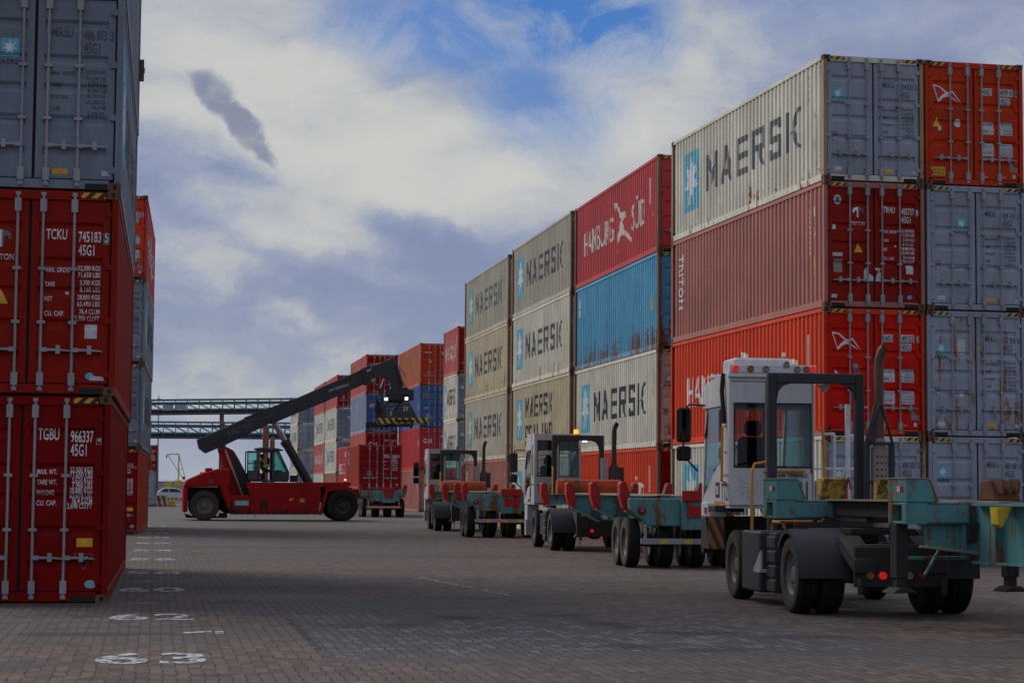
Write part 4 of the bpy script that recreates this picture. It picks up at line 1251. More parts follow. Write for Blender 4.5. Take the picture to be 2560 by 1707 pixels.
    zw0, zw1 = (2.0, 2.95) if near else (2.0, 2.98)
    w1, w2 = ((-1.13, -.69), (-.60, .04)) if near else ((-1.12, -.62), (-.50, .02))
    b.box(xl, xr, c0, c0 + T, zb, zw0); b.box(xl, xr, c0, c0 + T, zw1, H)
    for x0, x1 in ((xl, w1[0]), (w1[1], w2[0]), (w2[1], xr)): b.box(x0, x1, c0, c0 + T, zw0, zw1)
    pil = c0 + (.52 if near else .62)
    b.box(xl, xl + T, c0 + T, pil, zb, zw0 if not near else H); b.box(xr - T, xr, c0 + T, pil, zb, H)
    if not near: b.box(xl, xl + T, c0 + T, c0 + .26, zw0, H); b.box(xl, xl + T, c0 + .46, pil, zw0, H); b.box(xl, xl + T, c0 + .26, c0 + .46, zw1 - .1, H)
    ft = c1 - .32; fb = c1
    for x in (xl, xr - T):
        # low side wall with a rounded shoulder, and the brow above the glass
        arc = [(pil, zb + (.66 if near else .5)), (pil + .35, zb + (.60 if near else .48)), (pil + .75, zb + .42), (fb - .1, zb + .12), (fb, zb), (pil, zb)]
        b.prism(arc, 'x', x, x + T)
        b.prism([(pil, H - .42), (ft + .06, H - .48), (ft, H - (.06 if near else .22)), (pil, H - .02)], 'x', x, x + T)
        b.prism([(ft + .0, H - .48), (ft + .07, H - .48), (fb, zb + .12), (fb - .07, zb + .12)], 'x', x, x + T)
    b.box(xl, xr, c0, ft, H, H + .03)
    b.box(xl + .01, xr - .01, c0 + .05, fb - .03, zb - .05, zb)
    if near: b.prism([(c0 + .45, H + .02), (ft + .08, H - .10), (ft + .1, H - .48), (c0 + .45, H - .48)], 'x', xl - .03, xr + .0)
    else: b.prism([(pil, H + .02), (ft - .35, H + .02), (ft + .05, H - .42), (pil, H - .42)], 'x', xl - .012, xr + .012)
    b.prism([(fb - .02, zb - .05), (fb + .03, zb - .05), (fb + .03, zb + .35), (fb - .04, zb + .35)], 'x', xl, xr)
    b.build('cab_shell', W, t, .006)
    # glazing
    for (x0, x1) in (w1, w2):
        b = MB(); b.box(x0 - .02, x1 + .02, c0 + .012, c0 + .020, zw0 - .02, zw1 + .02); gl = b.build('window', M['darkglass'] if x0 == w1[0] else M['glass'], t)
        b = MB(); k = .022
        for q in ((x0 - k, x1 + k, zw0 - k, zw0), (x0 - k, x1 + k, zw1, zw1 + k), (x0 - k, x0, zw0, zw1), (x1, x1 + k, zw0, zw1)): b.box(q[0], q[1], c0 - .006, c0 + .004, q[2], q[3])
        b.build('window_gasket', M['black'], gl)
    for x in (xl + .012, xr - .02):
        b = MB(); b.prism([(pil, zb + .30), (fb - .05, zb + .12), (ft + .04, H - .45), (pil, H - .40)], 'x', x, x + .006); b.build('side_window', M['glass'], t)
    b = MB(); b.prism([(fb - .03, zb + .33), (fb - .02, zb + .33), (ft + .03, H - .45), (ft + .02, H - .45)], 'x', xl + .05, xr - .05); b.build('windscreen', M['clearglass'], t)
    # seat and dash inside
    b = MB(); sy = c0 + .42
    b.box(-.98, -.55, sy, sy + .46, zb + .20, zb + .42); b.prism([(sy - .08, zb + .40), (sy + .08, zb + .40), (sy + .02, zb + 1.05), (sy - .10, zb + 1.05)], 'x', -1.0, -.53)
    b.box(-.90, -.63, sy - .12, sy + .0, zb + 1.06, zb + 1.30)
    b.build('seat', M['seat'], t, .05)
    b = MB(); b.box(xl + .06, xr - .06, fb - .55, fb - .12, zb, zb + .62); b.tube([(-.75 + .19 * math.cos(a * .449), fb - .62, zb + .72 + .19 * math.sin(a * .449)) for a in range(15)], .014, 6); b.build('dashboard', M['cabgrey'], t)
    # front bumper corner and lower skirt
    if near:
        b = MB(); b.prism([(fb - .55, .70), (fb + .06, .70), (fb + .06, 1.20), (fb - .25, 1.20)], 'x', xl - .01, -.92); b.box(xl, 1.0, fb - .08, fb + .08, .62, 1.22); b.build('front_bumper', M['dark'], t, .01)
        d = Decal(); d.poly([(-1.225, .72), (-1.0, .72), (-1.0, 1.19), (-1.225, 1.19)], M['bumpstripe'], 0)
        d.build('warning_panel', t, lambda a, z, o: (a, fb - .56 - o, z))
        b = MB(); b.box(xl - .012, -.98, fb - .545, fb - .53, .70, 1.20); b.build('bumper_end', M['bumpstripe'], t)
        b = MB(); b.box(xl - .01, -.93, fb - .50, fb + .05, 1.205, 1.45); b.build('skirt', W, t, .02)
        b = MB(); b.box(xl - .03, xl - .01, fb - .40, fb - .26, 1.26, 1.36); b.build('marker_lamp', M['dullamber'], t)
        b = MB(); b.box(xl - .16, xl + .3, c0 + .30, c0 + .8, 1.30, 1.40); b.build('cab_step', M['dark'], t, .01)
        d = Decal(); d.text('TT21', -.98, 1.48, .26, 'navy', w=.50, sx=.5); d.text('APM TERMINALS', -.98, 1.84, .045, 'navy', w=.5)
        d.rect(-1.5, 1.40, -.75, 1.46, 'orange', 0); d.rect(-1.42, 1.52, -1.12, 1.76, 'navy', 0); d.rect(-1.36, 1.57, -1.20, 1.70, 'sticker', 1)
        d.build('side_number', t, lambda a, z, o: (xl - o, c0 - .45 - a, z))
        d = Decal(); d.text('TT21', -.43, 1.50, .27, 'navy', w=.43, bold=.01); d.text('APM TERMINALS', -.47, 1.84, .055, 'navy', w=.46, bold=.02)
        d.poly([(-.28, 1.93), (-.20, 1.97), (-.05, 1.94), (-.20, 1.945)], 'yelsticker', 0)
        d.build('rear_number', t, lambda a, z, o: (a, c0 - o, z))
        d = Decal()
        for x0, z0, x1, z1 in ((-.655, 1.44, -.645, 3.30), (.072, 1.44, .082, 3.30), (-.645, 3.29, .072, 3.30), (-1.20, 3.29, -.655, 3.30)): d.rect(x0, z0, x1, z1, 'black', 0)
        d.rect(.045, 1.90, .065, 2.06, 'black', 0)
        rr = random.Random(7)
        for i in range(90):
            q = rr.uniform(.003, .007); d.disc(rr.gauss(-1.0, .07), rr.gauss(1.66, .12), q, q, 'greyink', 0, 5)
        d.build('panel_seam', t, lambda a, z, o: (a, c0 - o, z))
        d = Decal(); d.rect(-c0 - .53, 1.44, -c0 - .52, 3.0, 'black', 0); d.rect(-c0 - .30, 2.2, -c0 - .20, 2.23, 'black', 0); d.build('side_seam', t, lambda a, z, o: (xl - o, -a, z))
        # roof lamps and cooler
        b = MB(); b.box(xl, xr + .02, c0 - .05, c0 + .12, H + .02, H + .14); b.box(xl - .02, xr + .02, c0 - .06, c0 + .06, H - .05, H + .01); lb = b.build('light_bar', M['zinc'] if not near else W, t, .006)
        for x, mm in ((-1.13, 'lampred'), (-.90, 'dullamber'), (-.66, 'lens'), (-.34, 'lens'), (-.17, 'lens'), (-.03, 'dullamber'), (.07, 'lampred')):
            b = MB(); z = H + .08 + (.07 if x == -.34 else 0)
            b.lathe([(0, .001), (-.012, .04), (0, .052), (.06, .056)], 'y', (x, c0 - .07, z), 14); b.build('roof_lamp', M[mm], lb)
        b = MB(); b.box(-1.10, -.22, c0 + .18, c0 + 1.0, H + .03, H + .26); b.build('roof_cooler', W, t, .03)
        b = MB(); b.tube([(xl - .02, c0 + .34, H + .02), (xl - .05, c0 + .30, H - .25), (xl - .03, c0 + .22, H - .75)], .035, 8); b.build('roof_hose', M['black'], t)
        b = MB(); b.tube([(.16, c0 - .02, H - .18), (.24, c0 - .06, H - .16)], .02, 6); b.lathe([(0, .001), (-.012, .06), (.06, .066), (.07, .04)], 'y', (.26, c0 - .08, H - .20), 12); b.build('work_lamp', M['lens'], t)
    else:
        b = MB(); b.box(xl + .02, -.85, fb - .45, fb + .04, .72, zb - .06); b.build('skirt', W, t, .02)
        b = MB(); b.box(xl, -.95, fb - .40, fb - .1, .30, .70); b.build('front_bumper', M['zinc'], t)
        b = MB(); b.lathe([(0, .07), (.10, .065), (.12, .05), (.125, .001)], 'z', (-.05, c0 - .1, H + .03), 12); b.build('beacon', M['lampamber'] if kind == 'mid' else M['dullred'], t)
        if kind == 'mid': b = MB(); b.box(.14, .26, c0 - .14, c0 - .05, H - .20, H - .11); b.build('work_lamp', M['lampwhite'], t)
        d = Decal(); d.text('TT19' if kind != 'mid' else 'TT16', -1.15, 1.52, .24, 'navy', w=.45, bold=.01); d.build('rear_number', t, lambda a, z, o: (a, c0 - o, z))
    # handrails
    rails = [[(xl - .01, c0 + .18, 2.62), (xl - .07, c0 + .18, 2.60), (xl - .08, c0 + .18, 1.78), (xl - .01, c0 + .18, 1.74)]]
    if near: rails += [[(-.68, c0 - .01, 1.93), (-.62, c0 - .06, 1.93), (-.10, c0 - .06, 1.93), (-.06, c0 - .01, 1.93)], [(.14, c0 + .02, 2.60), (.24, c0 - .02, 2.54), (.26, c0 - .02, 1.70)], [(-.80, 2.9, 2.06), (-.98, 2.9, 2.03), (-1.02, 2.9, 1.90), (-1.02, 2.9, .98), (-.98, 2.9, .92), (-.80, 2.9, .90)]]
    else: rails += [[(-.78, 2.36, 2.25), (-.78, 2.30, 2.2), (-.78, 2.30, 1.35)], [(.70, 2.36, 2.25), (.70, 2.30, 2.2), (.70, 2.30, 1.35)]]
    for p in rails:
        b = MB(); b.tube(p, .021, 8); b.build('handrail', M['orange'] if near else M['yellow'], t)
    # protection frame behind the cab
    fy = 2.9 if near else 2.45; x0, x1, ztop = -.78, .69, H - .02
    b = MB(); q = .065
    b.box(x0, x0 + 2 * q, fy - q, fy + q, .92, ztop); b.box(x1 - 2 * q, x1, fy - q, fy + q, .92, ztop)
    b.box(x0 + 2 * q, x1 - 2 * q, fy - q, fy + q, ztop - .15, ztop)
    for s, xx in ((1, x0 + 2 * q), (-1, x1 - 2 * q)):
        b.prism([(xx, ztop - .15), (xx + s * .22, ztop - .15), (xx + s * .10, ztop - .19), (xx + s * .03, ztop - .27), (xx, ztop - .42)], 'y', fy - q + .003, fy + q - .003)
    b.build('roll_frame', M['dark'], t, .01)
    # exhaust stack
    ex, ey = (.83, 2.55) if near else (.92, 2.1); zt = 3.72 if near else 3.42
    b = MB(); b.tube([(ex, ey, 2.2), (ex, ey, zt - .20), (ex + .012, ey - .015, zt - .10), (ex + .04, ey - .04, zt), (ex + .075, ey - .07, zt + .05)], .072 if near else .068, 12, closed_ends=False); b.build('exhaust_pipe', M['exh'] if near else M['dark'], t)
    if near:
        b = MB(); b.lathe([(1.05, .12), (2.28, .12), (2.30, .09), (2.42, .085)], 'z', (ex, ey, 0), 16); mu = b.build('muffler', M['perf'], t)
        d = Decal()
        for i in range(3):
            for j in range(11): d.disc((i - 1) * .062, 1.20 + j * .095, .014, .018, 'black', 0, 6)
        d.build('muffler_holes', mu, lambda a, z, o: (ex + math.sin(a / .123) * (.122 + o), ey - math.cos(a / .123) * (.122 + o), z))
        b = MB()
        for sx in (-1, 1): b.box(ex + sx * .19 - .035, ex + sx * .19 + .035, ey - .05, ey + .05, .92, 2.36)
        for z in (1.75, 2.32): b.box(ex - .155, ex + .155, ey - .16, ey - .13, z, z + .045); b.box(ex - .155, ex - .12, ey - .16, ey + .05, z, z + .045); b.box(ex + .12, ex + .155, ey - .16, ey + .05, z, z + .045)
        for sx in (-1, 1): b.tube([(ex + sx * .20, ey, 2.36), (ex + sx * .02, ey - .09, 2.92)], .022, 6)
        b.prism([(ex - .22, 2.36), (ex - .02, 2.36), (ex - .02, 2.95), (ex - .07, 2.95)], 'y', ey - .05, ey + .02)
        b.build('muffler_cage', M['dark'], t, .004)
        # platform rails and fire extinguisher beside the cab
        b = MB(); y = c0 + .35
        for x, z1 in ((.18, 2.52), (.52, 2.52)): b.tube([(x, y, 1.42), (x, y, z1)], .022, 8)
        b.tube([(.18, y, 2.50), (.52, y, 2.52)], .022, 8); b.tube([(.18, y, 1.98), (.98, y, 1.98)], .018, 8); b.tube([(.52, y, 1.52), (.74, y, 2.12)], .018, 8); b.tube([(.74, y, 2.50), (1.0, y, 2.5)], .018, 8)
        b.box(.70, .77, y - .02, y + .04, 1.40, 2.98)
        b.build('platform_rail', M['whitepaint'], t)
        b = MB(); b.box(.15, 1.05, c0 - .3, c0 + 1.5, 1.28, 1.40); b.prism([(.20, 1.40), (.60, 1.40), (.22, 1.80)], 'y', c0 + .3, c0 + 1.2); b.build('engine_deck', W, t, .01)
        b = MB(); b.lathe([(1.40, .001), (1.40, .085), (1.72, .085), (1.78, .04), (1.80, .04)], 'z', (.56, c0 + .05, 0), 14); ex_ = b.build('fire_extinguisher', M['redguide'], t)
        b = MB(); b.box(.50, .56, c0 - .05, c0 - .035, 1.52, 1.72); b.build('extinguisher_tag', M['yellow'], ex_)
        b = MB(); b.tube([(.56, c0 + .05, 1.80), (.64, c0 - .02, 1.84), (.66, c0 - .06, 1.66)], .018, 6); b.build('extinguisher_hose', M['redguide'], ex_)
    else:
        b = MB(); b.lathe([(1.15, .001), (1.15, .15), (2.20, .15), (2.30, .09), (2.36, .08)], 'z', (ex, ey, 0), 16); b.build('muffler', M['dark'], t)
        b = MB(); b.box(ex - .34, ex - .18, ey - .06, ey + .3, 1.2, 2.5); b.build('intake', M['zinc'], t, .01)
        b = MB(); b.box(ex + .12, ex + .28, ey - .02, ey + .02, 1.65, 2.25); b.build('heat_shield', M['dark'], t)
        b = MB(); b.box(.15, 1.0, c0 - .2, c0 + 1.5, 1.20, 1.36); b.build('engine_deck', W, t, .01)
    # mirrors on the outer side
    my = fb - .25
    b = MB(); zc = 2.74 if near else 2.45
    b.tube([(xl - .02, my - .1, H - .42), (xl - .25, my + .1, H - .40), (xl - .34, my + .12, H - .50), (xl - .34, my + .12, zc - .55), (xl - .12, my + .05, zc - .80)], .016, 8)
    ar = b.build('mirror_arm', M['black'], t)
    for z0, z1 in ((zc - .34, zc + .22), (zc - .64, zc - .40)):
        b = MB(); b.box(xl - .45, xl - .22, my + .06, my + .18, z0, z1); mi = b.build('mirror', M['black'], ar, .035)
        b = MB(); b.box(xl - .42, xl - .25, my + .052, my + .058, z0 + .03, z1 - .03); b.build('mirror_glass', M['darkglass'], mi)
    b = MB(); b.tube([(xl + .02, ft - .05, H - .55), (xl + .0, ft + .1, H - .95)], .014, 6); b.build('wiper', M['black'], t)
    return t


def place_local(base, rz, p):
    c, s = math.cos(rz), math.sin(rz)
    return (base[0] + c * p[0] - s * p[1], base[1] + s * p[0] + c * p[1], p[2])


# ------------------------------------------------------------------ skeletal yard trailer with corner guides (origin under the kingpin)
def cart(label, loc, rz, rear=12.2, bumper='yellow', lamps=True):
    t = thing('container_trailer', label, 'trailer', loc, rz, 'teal skeletal yard trailers')
    for s in (-1, 1):
        b = MB(); x0, x1 = sorted((s * .36, s * .50))
        b.prism([(.75, 1.28), (.75, 1.50), (-rear, 1.50), (-rear, .90), (-3.2, .90), (-1.9, 1.26)], 'x', x0, x1)
        b.build('main_beam', M['darkteal'], t, .01)
    b = MB()
    for s in (-1, 1):
        for k in range(7): y = -.6 - k * (rear - 1.0) / 6; b.box(*sorted((s * .50, s * .62)), y - .012, y + .012, 1.28 if y > -1.9 else .92, 1.50)
    b.build('beam_ribs', M['darkteal'], t)
    b = MB()
    for s in (-1, 1): b.box(*sorted((s * .28, s * .58)), -rear, .78, 1.504, 1.53)
    for y in range(0, int(rear), 2): b.box(-.34, .34, -y - .1, -y + .05, 1.36, 1.49)
    b.build('beam_flange', M['rustedge'], t)
    gys = [.45, -4.2, -8.0, -rear + .32]
    for gi, y in enumerate(gys):
        last = gi == 3
        b = MB(); th = .10 if not last else .14
        low = .86 if gi else 1.26
        zz = 1.50
        poly = [(-1.22, zz - .03), (-1.22, zz - .30), (-.52, low), (.52, low), (1.22, zz - .30), (1.22, zz - .03), (.60, zz), (-.60, zz)]
        b.prism(poly, 'y', y - th / 2, y + th / 2); bo = b.build('bolster', M['teal'], t, .008)
        for s in (-1, 1):
            b = MB(); e_ = [(s * 1.22, zz - .305), (s * .52, low - .005), (s * .52, low - .03), (s * 1.22, zz - .33)]
            b.prism(e_, 'y', y - .20, y + .20); b.prism([(s * 1.22, zz - .025), (s * .52, zz - .0), (s * .52, zz + .012), (s * 1.22, zz - .008)], 'y', y - .16, y + .16); b.build('bolster_flange', M['wornteal'], bo)
        for s in (-1, 1):
            b = MB(); x = s * 1.25; x0, x1 = sorted((x, x + s * .035))
            q = lambda d_: x + s * d_
            b.prism([(q(-.10), 1.12), (q(.02), 1.26), (q(.09), 1.50), (q(.09), 1.76), (q(.04), 1.80), (q(-.02), 1.80), (q(-.12), 1.50), (q(-.15), 1.20)], 'y', y - .17, y + .17)
            gd = b.build('corner_guide', M['redguide'], t, .012)
            b = MB(); b.prism([(q(-.022), 1.795), (q(-.036), 1.795), (q(-.136), 1.50), (q(-.122), 1.50)], 'y', y - .17, y + .17); b.build('ramp_face', M['brownrust'], gd)
            b = MB(); xa, xb = sorted((s * 1.262, s * .9)); b.prism([(xa, 1.20), (xb, 1.20), (xb, 1.10), (xa, 1.16)], 'y', y - .03, y + .02); b.build('guide_gusset', M['orangeroll'], t)
    # rear plate with stop
    b = MB(); y0, y1 = -rear - .12, -rear
    b.prism([(-1.20, 1.46), (-1.20, 1.22), (-.78, .88), (.78, .88), (1.20, 1.22), (1.20, 1.46)], 'y', y0, y1)
    b.box(-.10, .60, y0 - .12, y0, .80, 1.44)
    b.build('rear_plate', M['teal'], t, .02)
    b = MB(); b.box(-.10, .62, y0 - .20, y0 - .125, 1.40, 1.62); b.box(.02, .10, y0 - .18, y0 - .125, 1.05, 1.40); b.box(.42, .50, y0 - .18, y0 - .125, 1.05, 1.40); b.box(.10, .42, y0 - .16, y0 - .125, 1.06, 1.30); b.build('rear_stop', M['redguide'], t, .01)
    for s in (-1, 1):
        b = MB(); b.lathe([(0, .001), (-.03, .05), (0, .09), (.05, .09)], 'y', (s * .92, y0 - .03, 1.20), 16); la = b.build('tail_lamp', M['dullred'], t)
        b = MB(); b.lathe([(0, .001), (0, .035)], 'y', (s * .92, y0 - .062, 1.20), 10); b.build('lamp_centre', M['lens'], la)
    b = MB(); b.box(-.95, .95, y0 - .06, y0, .50, .62)
    for s in (-1, 1): b.box(s * .85 - .03, s * .85 + .03, y0 - .04, y0, .62, .92)
    bu = b.build('rear_bumper', M['zinc'] if bumper == 'yellow' else M['redwhite'], t, .008)
    if bumper == 'yellow':
        for x in (-.45, .05, .55):
            b = MB(); b.box(x - .09, x + .09, y0 - .066, y0 - .061, .515, .605); b.build('reflector', M['yellow'], bu)
    # walking beam axles, four wheels across
    ac = -rear + 1.05
    b = MB()
    for dy in (-.53, .53):
        for s in (-1, 1):
            b.tube([(s * .28, ac + dy, .52), (s * 1.1, ac + dy, .52)], .085, 10); b.lathe([(-.10, .001), (-.09, .14), (.09, .14), (.10, .001)], 'x', (s * .70, ac + dy, .60), 14)
    for s in (-1, 1): b.prism([(ac - .75, .44), (ac + .75, .44), (ac + .4, .70), (ac, .92), (ac - .4, .70)], 'x', s * .70 - .06, s * .70 + .06)
    b.build('axle', M['grime'], t, .01)
    for dy in (-.53, .53):
        for x, o in ((-1.05, -1), (-.34, 1), (.34, -1), (1.05, 1)): wheel(t, x, ac + dy, .52, .29, o)
    # front roll and landing legs
    b = MB(); b.prism([(.36, 1.50), (.36, 1.72), (.44, 1.86), (.56, 1.90), (.70, 1.84), (.76, 1.70), (.76, 1.50)], 'x', -.88, .88)
    for k in range(5): b.prism([(.352, 1.50), (.352, 1.725), (.436, 1.868), (.56, 1.908), (.56, 1.90), (.44, 1.86), (.36, 1.72), (.36, 1.50)], 'x', -.66 + .33 * k - .025, -.66 + .33 * k + .025)
    b.build('front_stop', M['orangeroll'], t, .012)
    for s in (-1, 1):
        b = MB(); b.box(s * .7 - .06, s * .7 + .06, -2.3, -2.18, .45, 1.30); b.prism([(s * .7 - .13, .40), (s * .7 + .13, .40), (s * .7 + .06, .48), (s * .7 - .06, .48)], 'y', -2.36, -2.12); b.build('landing_leg', M['grime'], t)
    return t


def gooseneck(label, loc, rz):
    """front of a gooseneck container trailer, kingpin at the origin, running backwards to its axles"""
    t = thing('container_trailer', label, 'trailer', loc, rz, 'teal skeletal yard trailers')
    hw = 1.24
    F, B = .55, -2.75                                  # front and second bolster
    b = MB()
    for s in (-1, 1):
        x0, x1 = sorted((s * .22, s * .36))
        b.prism([(F - .1, 1.30), (F - .1, 1.50), (B - .2, 1.50), (B - .2, 1.02), (-1.35, 1.28)], 'x', x0, x1)
    b.box(-.34, .34, -.5, .45, 1.215, 1.285)
    b.build('gooseneck_beam', M['grime'], t, .01)
    b = MB()
    for s in (-1, 1): b.box(*sorted((s * .16, s * .44)), B - .1, F - .1, 1.503, 1.525)
    b.build('beam_flange', M['rustedge'], t)
    for s in (-1, 1):
        b = MB(); x0, x1 = sorted((s * .10, s * .42))
        b.box(x0, x1, -12.0, B - .36, 1.47, 1.50); b.box(*sorted((s * .24, s * .30)), -12.0, B - .36, .80, 1.47); b.box(x0, x1, -12.0, B - .36, .77, .80)
        for y in (-3.6, -4.4, -5.6, -7, -8.5, -10): b.box(*sorted((s * .28, s * .41)), y, y + .03, .80, 1.47)
        b.build('main_beam', M['teal'], t)
    for nm, y, z0, dep in (('front', F, 1.26, .36), ('second', B, 1.245, .40)):
        b = MB(); th = .03; y0, y1 = y - dep / 2, y + dep / 2
        for (a, c, d, e) in ((y0, y0 + th, z0, 1.50), (y1 - th, y1, z0, 1.50), (y0, y1, z0, z0 + th), (y0, y1, 1.50 - th, 1.50)):
            b.box(-hw, hw, a, c, d, e)
        for s in (-1, 1):
            for yy in (y0, y1 - .09): b.box(*sorted((s * (hw + .004), s * (hw - .30))), yy - .004, yy + .094, z0 - .004, 1.504)
        b.build('bolster', M['teal'], t, .006)
        for s in (-1, 1):
            b = MB(); q = lambda x: s * x
            b.prism([(q(hw), 1.506), (q(hw), 1.79), (q(hw - .32), 1.79), (q(hw - .44), 1.52), (q(hw - .44), 1.506)], 'y', y0 - .02, y1 + .02)
            gd = b.build('corner_guide', M['teal'], t, .01)
            b = MB(); b.prism([(q(hw - .322), 1.787), (q(hw - .335), 1.787), (q(hw - .455), 1.52), (q(hw - .442), 1.52)], 'y', y0 - .03, y1 + .03); b.box(*sorted((q(hw + .01), q(hw - .33))), y0 - .03, y1 + .03, 1.79, 1.805); b.build('worn_edge', M['rustedge'] if s < 0 else M['yellowrust'], gd)
            b = MB(); xo = s * (hw + .002); xo1 = xo + s * .004
            b.box(*sorted((xo, xo1)), y - .07, y, 1.63, 1.70); b.build('white_reflector', M['sticker'], gd)
            b = MB(); b.box(*sorted((xo, xo1)), y, y + .07, 1.63, 1.70) if s > 0 else b.box(*sorted((xo, xo1)), y - .14, y - .07, 1.63, 1.70); b.build('red_reflector', M['redguide'], gd)
    # two worn yellow stops standing on the front bolster
    for x0, x1 in ((-.42, -.02), (.48, .92)):
        b = MB(); b.prism([(F + .10, 1.51), (F - .06, 1.80), (F - .02, 1.82), (F + .16, 1.82), (F + .16, 1.51)], 'x', x0, x1); b.build('front_stop', M['yellowrust'], t, .01)
    # rust brown ramp on the far rail
    b = MB(); b.prism([(-1.15, 1.52), (-1.55, 1.52), (-1.50, 1.60), (-1.38, 1.80), (-1.20, 1.80)], 'x', .98, 1.40); rp = b.build('ramp_guide', M['brownrust'], t, .02)
    b = MB()
    for k in range(3): b.box(1.06 + k * .12, 1.09 + k * .12, -1.60, -1.36, 1.62, 1.79)
    b.build('ramp_ribs', M['brownrust'], rp)
    b = MB(); b.prism([(-1.12, 1.50), (-1.48, 1.50), (-1.18, 1.82), (-1.12, 1.82)], 'x', 1.402, 1.43); b.build('ramp_cheek', M['teal'], rp)
    b = MB(); b.box(.44, 1.40, -2.4, -.4, 1.44, 1.50); b.build('side_rail', M['rusty'], t)
    # web plates under the second bolster
    b = MB(); b.prism([(-hw + .3, 1.242), (.2, 1.242), (.2, .84), (-hw + .34, .96)], 'y', B - .10, B - .07); b.box(-.42, -.36, B - .16, B - .10, .82, 1.24); b.build('web_plate', M['teal'], t)
    b = MB(); b.prism([(-hw + .28, .955), (.4, .80), (.4, .835), (-hw + .30, .985)], 'y', B - .22, B - .02); b.build('web_flange', M['rustedge'], t)
    # landing legs
    for s in (-1, 1):
        b = MB(); x = s * .80 - .36
        b.box(x - .085, x + .085, B + .02, B + .17, .58, 1.24); b.box(x - .065, x + .065, B + .04, B + .15, .44, .60)
        b.prism([(x - .17, .40), (x + .17, .40), (x + .14, .43), (x + .06, .47), (x - .06, .47), (x - .14, .43)], 'y', B - .05, B + .24)
        b.build('landing_leg', M['grime'], t, .008)
    b = MB(); b.tube([(-1.16, B + .10, .82), (.44, B + .10, .82)], .024, 8); b.tube([(.44, B + .02, .95), (.75, B - .1, .55)], .024, 8); b.tube([(-.86, B + .0, .62), (-.62, B - .0, .97)], .018, 6); b.build('leg_crossrod', M['teal'], t)
    # twist lock bracket
    for s in (-1, 1):
        b = MB(); b.prism([(s * .42, 1.46), (s * .62, 1.46), (s * .60, 1.26), (s * .55, 1.22)], 'y', -3.95, -3.80); b.build('lock_bracket', M['yellow'], t)
    b = MB(); b.box(-.46, -.43, -4.6, -4.3, 1.05, 1.28); b.build('paper_plate', M['sticker'], t)
    b = MB(); b.prism([(-hw, 1.50), (-hw, 1.25), (-.5, .85), (.5, .85), (hw, 1.25), (hw, 1.50)], 'y', -12.2, -12.0); b.build('rear_plate', M['teal'], t, .01)
    for y in (-9.8, -11.0):
        b = MB(); b.tube([(-1.0, y, .52), (1.0, y, .52)], .08, 10); b.build('axle', M['grime'], t)
        for x, o in ((-1.06, -1), (-.72, 1), (.72, -1), (1.06, 1)): wheel(t, x, y, .52, .29, o)
    return t


# near tractor and its trailer
NR = R(-3.5); NB = (9.62, 26.0)
tractor('white tractor unit with orange handrails and brown exhaust, red roof lamps lit', (*NB, 0), NR, 'near')
gooseneck('teal gooseneck trailer with rusty open bolsters coupled to the orange handrailed tractor', (9.66, 26.35, 0), R(10.5))
# middle tractor, trailer, driver
MR = R(-2.6); MBs = (11.62, 52.8)
tractor('white tractor unit with lit amber beacon on its roof', (*MBs, 0), MR, 'mid')
person_seated('driver in dark clothes and white face mask in the amber beacon tractor', place_local(MBs, MR, (-.74, 3.40, 1.72)), MR + R(55), mask=True)
cart('teal trailer with red corner guides behind the amber beacon tractor', (11.64, 53.2, 0), R(-3.2))
LR = R(-3.0); LB = (11.80, 76.6)
tractor('smaller looking white tractor unit with amber rear lamp, farther up the lane', (*LB, 0), LR, 'left')
person_seated('driver in dark clothes in the farther white tractor', place_local(LB, LR, (-.74, 3.40, 1.72)), LR)
cart('teal trailer with red corner guides behind the farther white tractor', (11.82, 77.0, 0), R(-1.8), rear=10.6)
cart('teal trailer loaded with two short red containers', (12.44, 123.4, 0), R(0.4), rear=12.2, bumper='red')
GT = 'short containers on the loaded trailer'
container('brown red short container at the tail of the loaded trailer', (12.36, 111.55, 1.535), R(.4), 'loadred', 'darkred', H=2.5, L=6.058, hazard=False, smark=S_load, group=GT, dmark=D_word(None, c='BMOU', n='220418', k='5', s='22G1'))
container('red short container with white scribbled lettering at the front of the loaded trailer', (12.32, 117.75, 1.535), R(.4), 'hred', 'darkred', H=2.5, L=6.058, hazard=False, group=GT, smark=lambda d: [d.text('HAMBURG SÜD', .8, .9, .6, 'whitepaint', w=3.8), d.rect(4.6, 1.9, 5.0, 2.2, 'sticker', 0)])


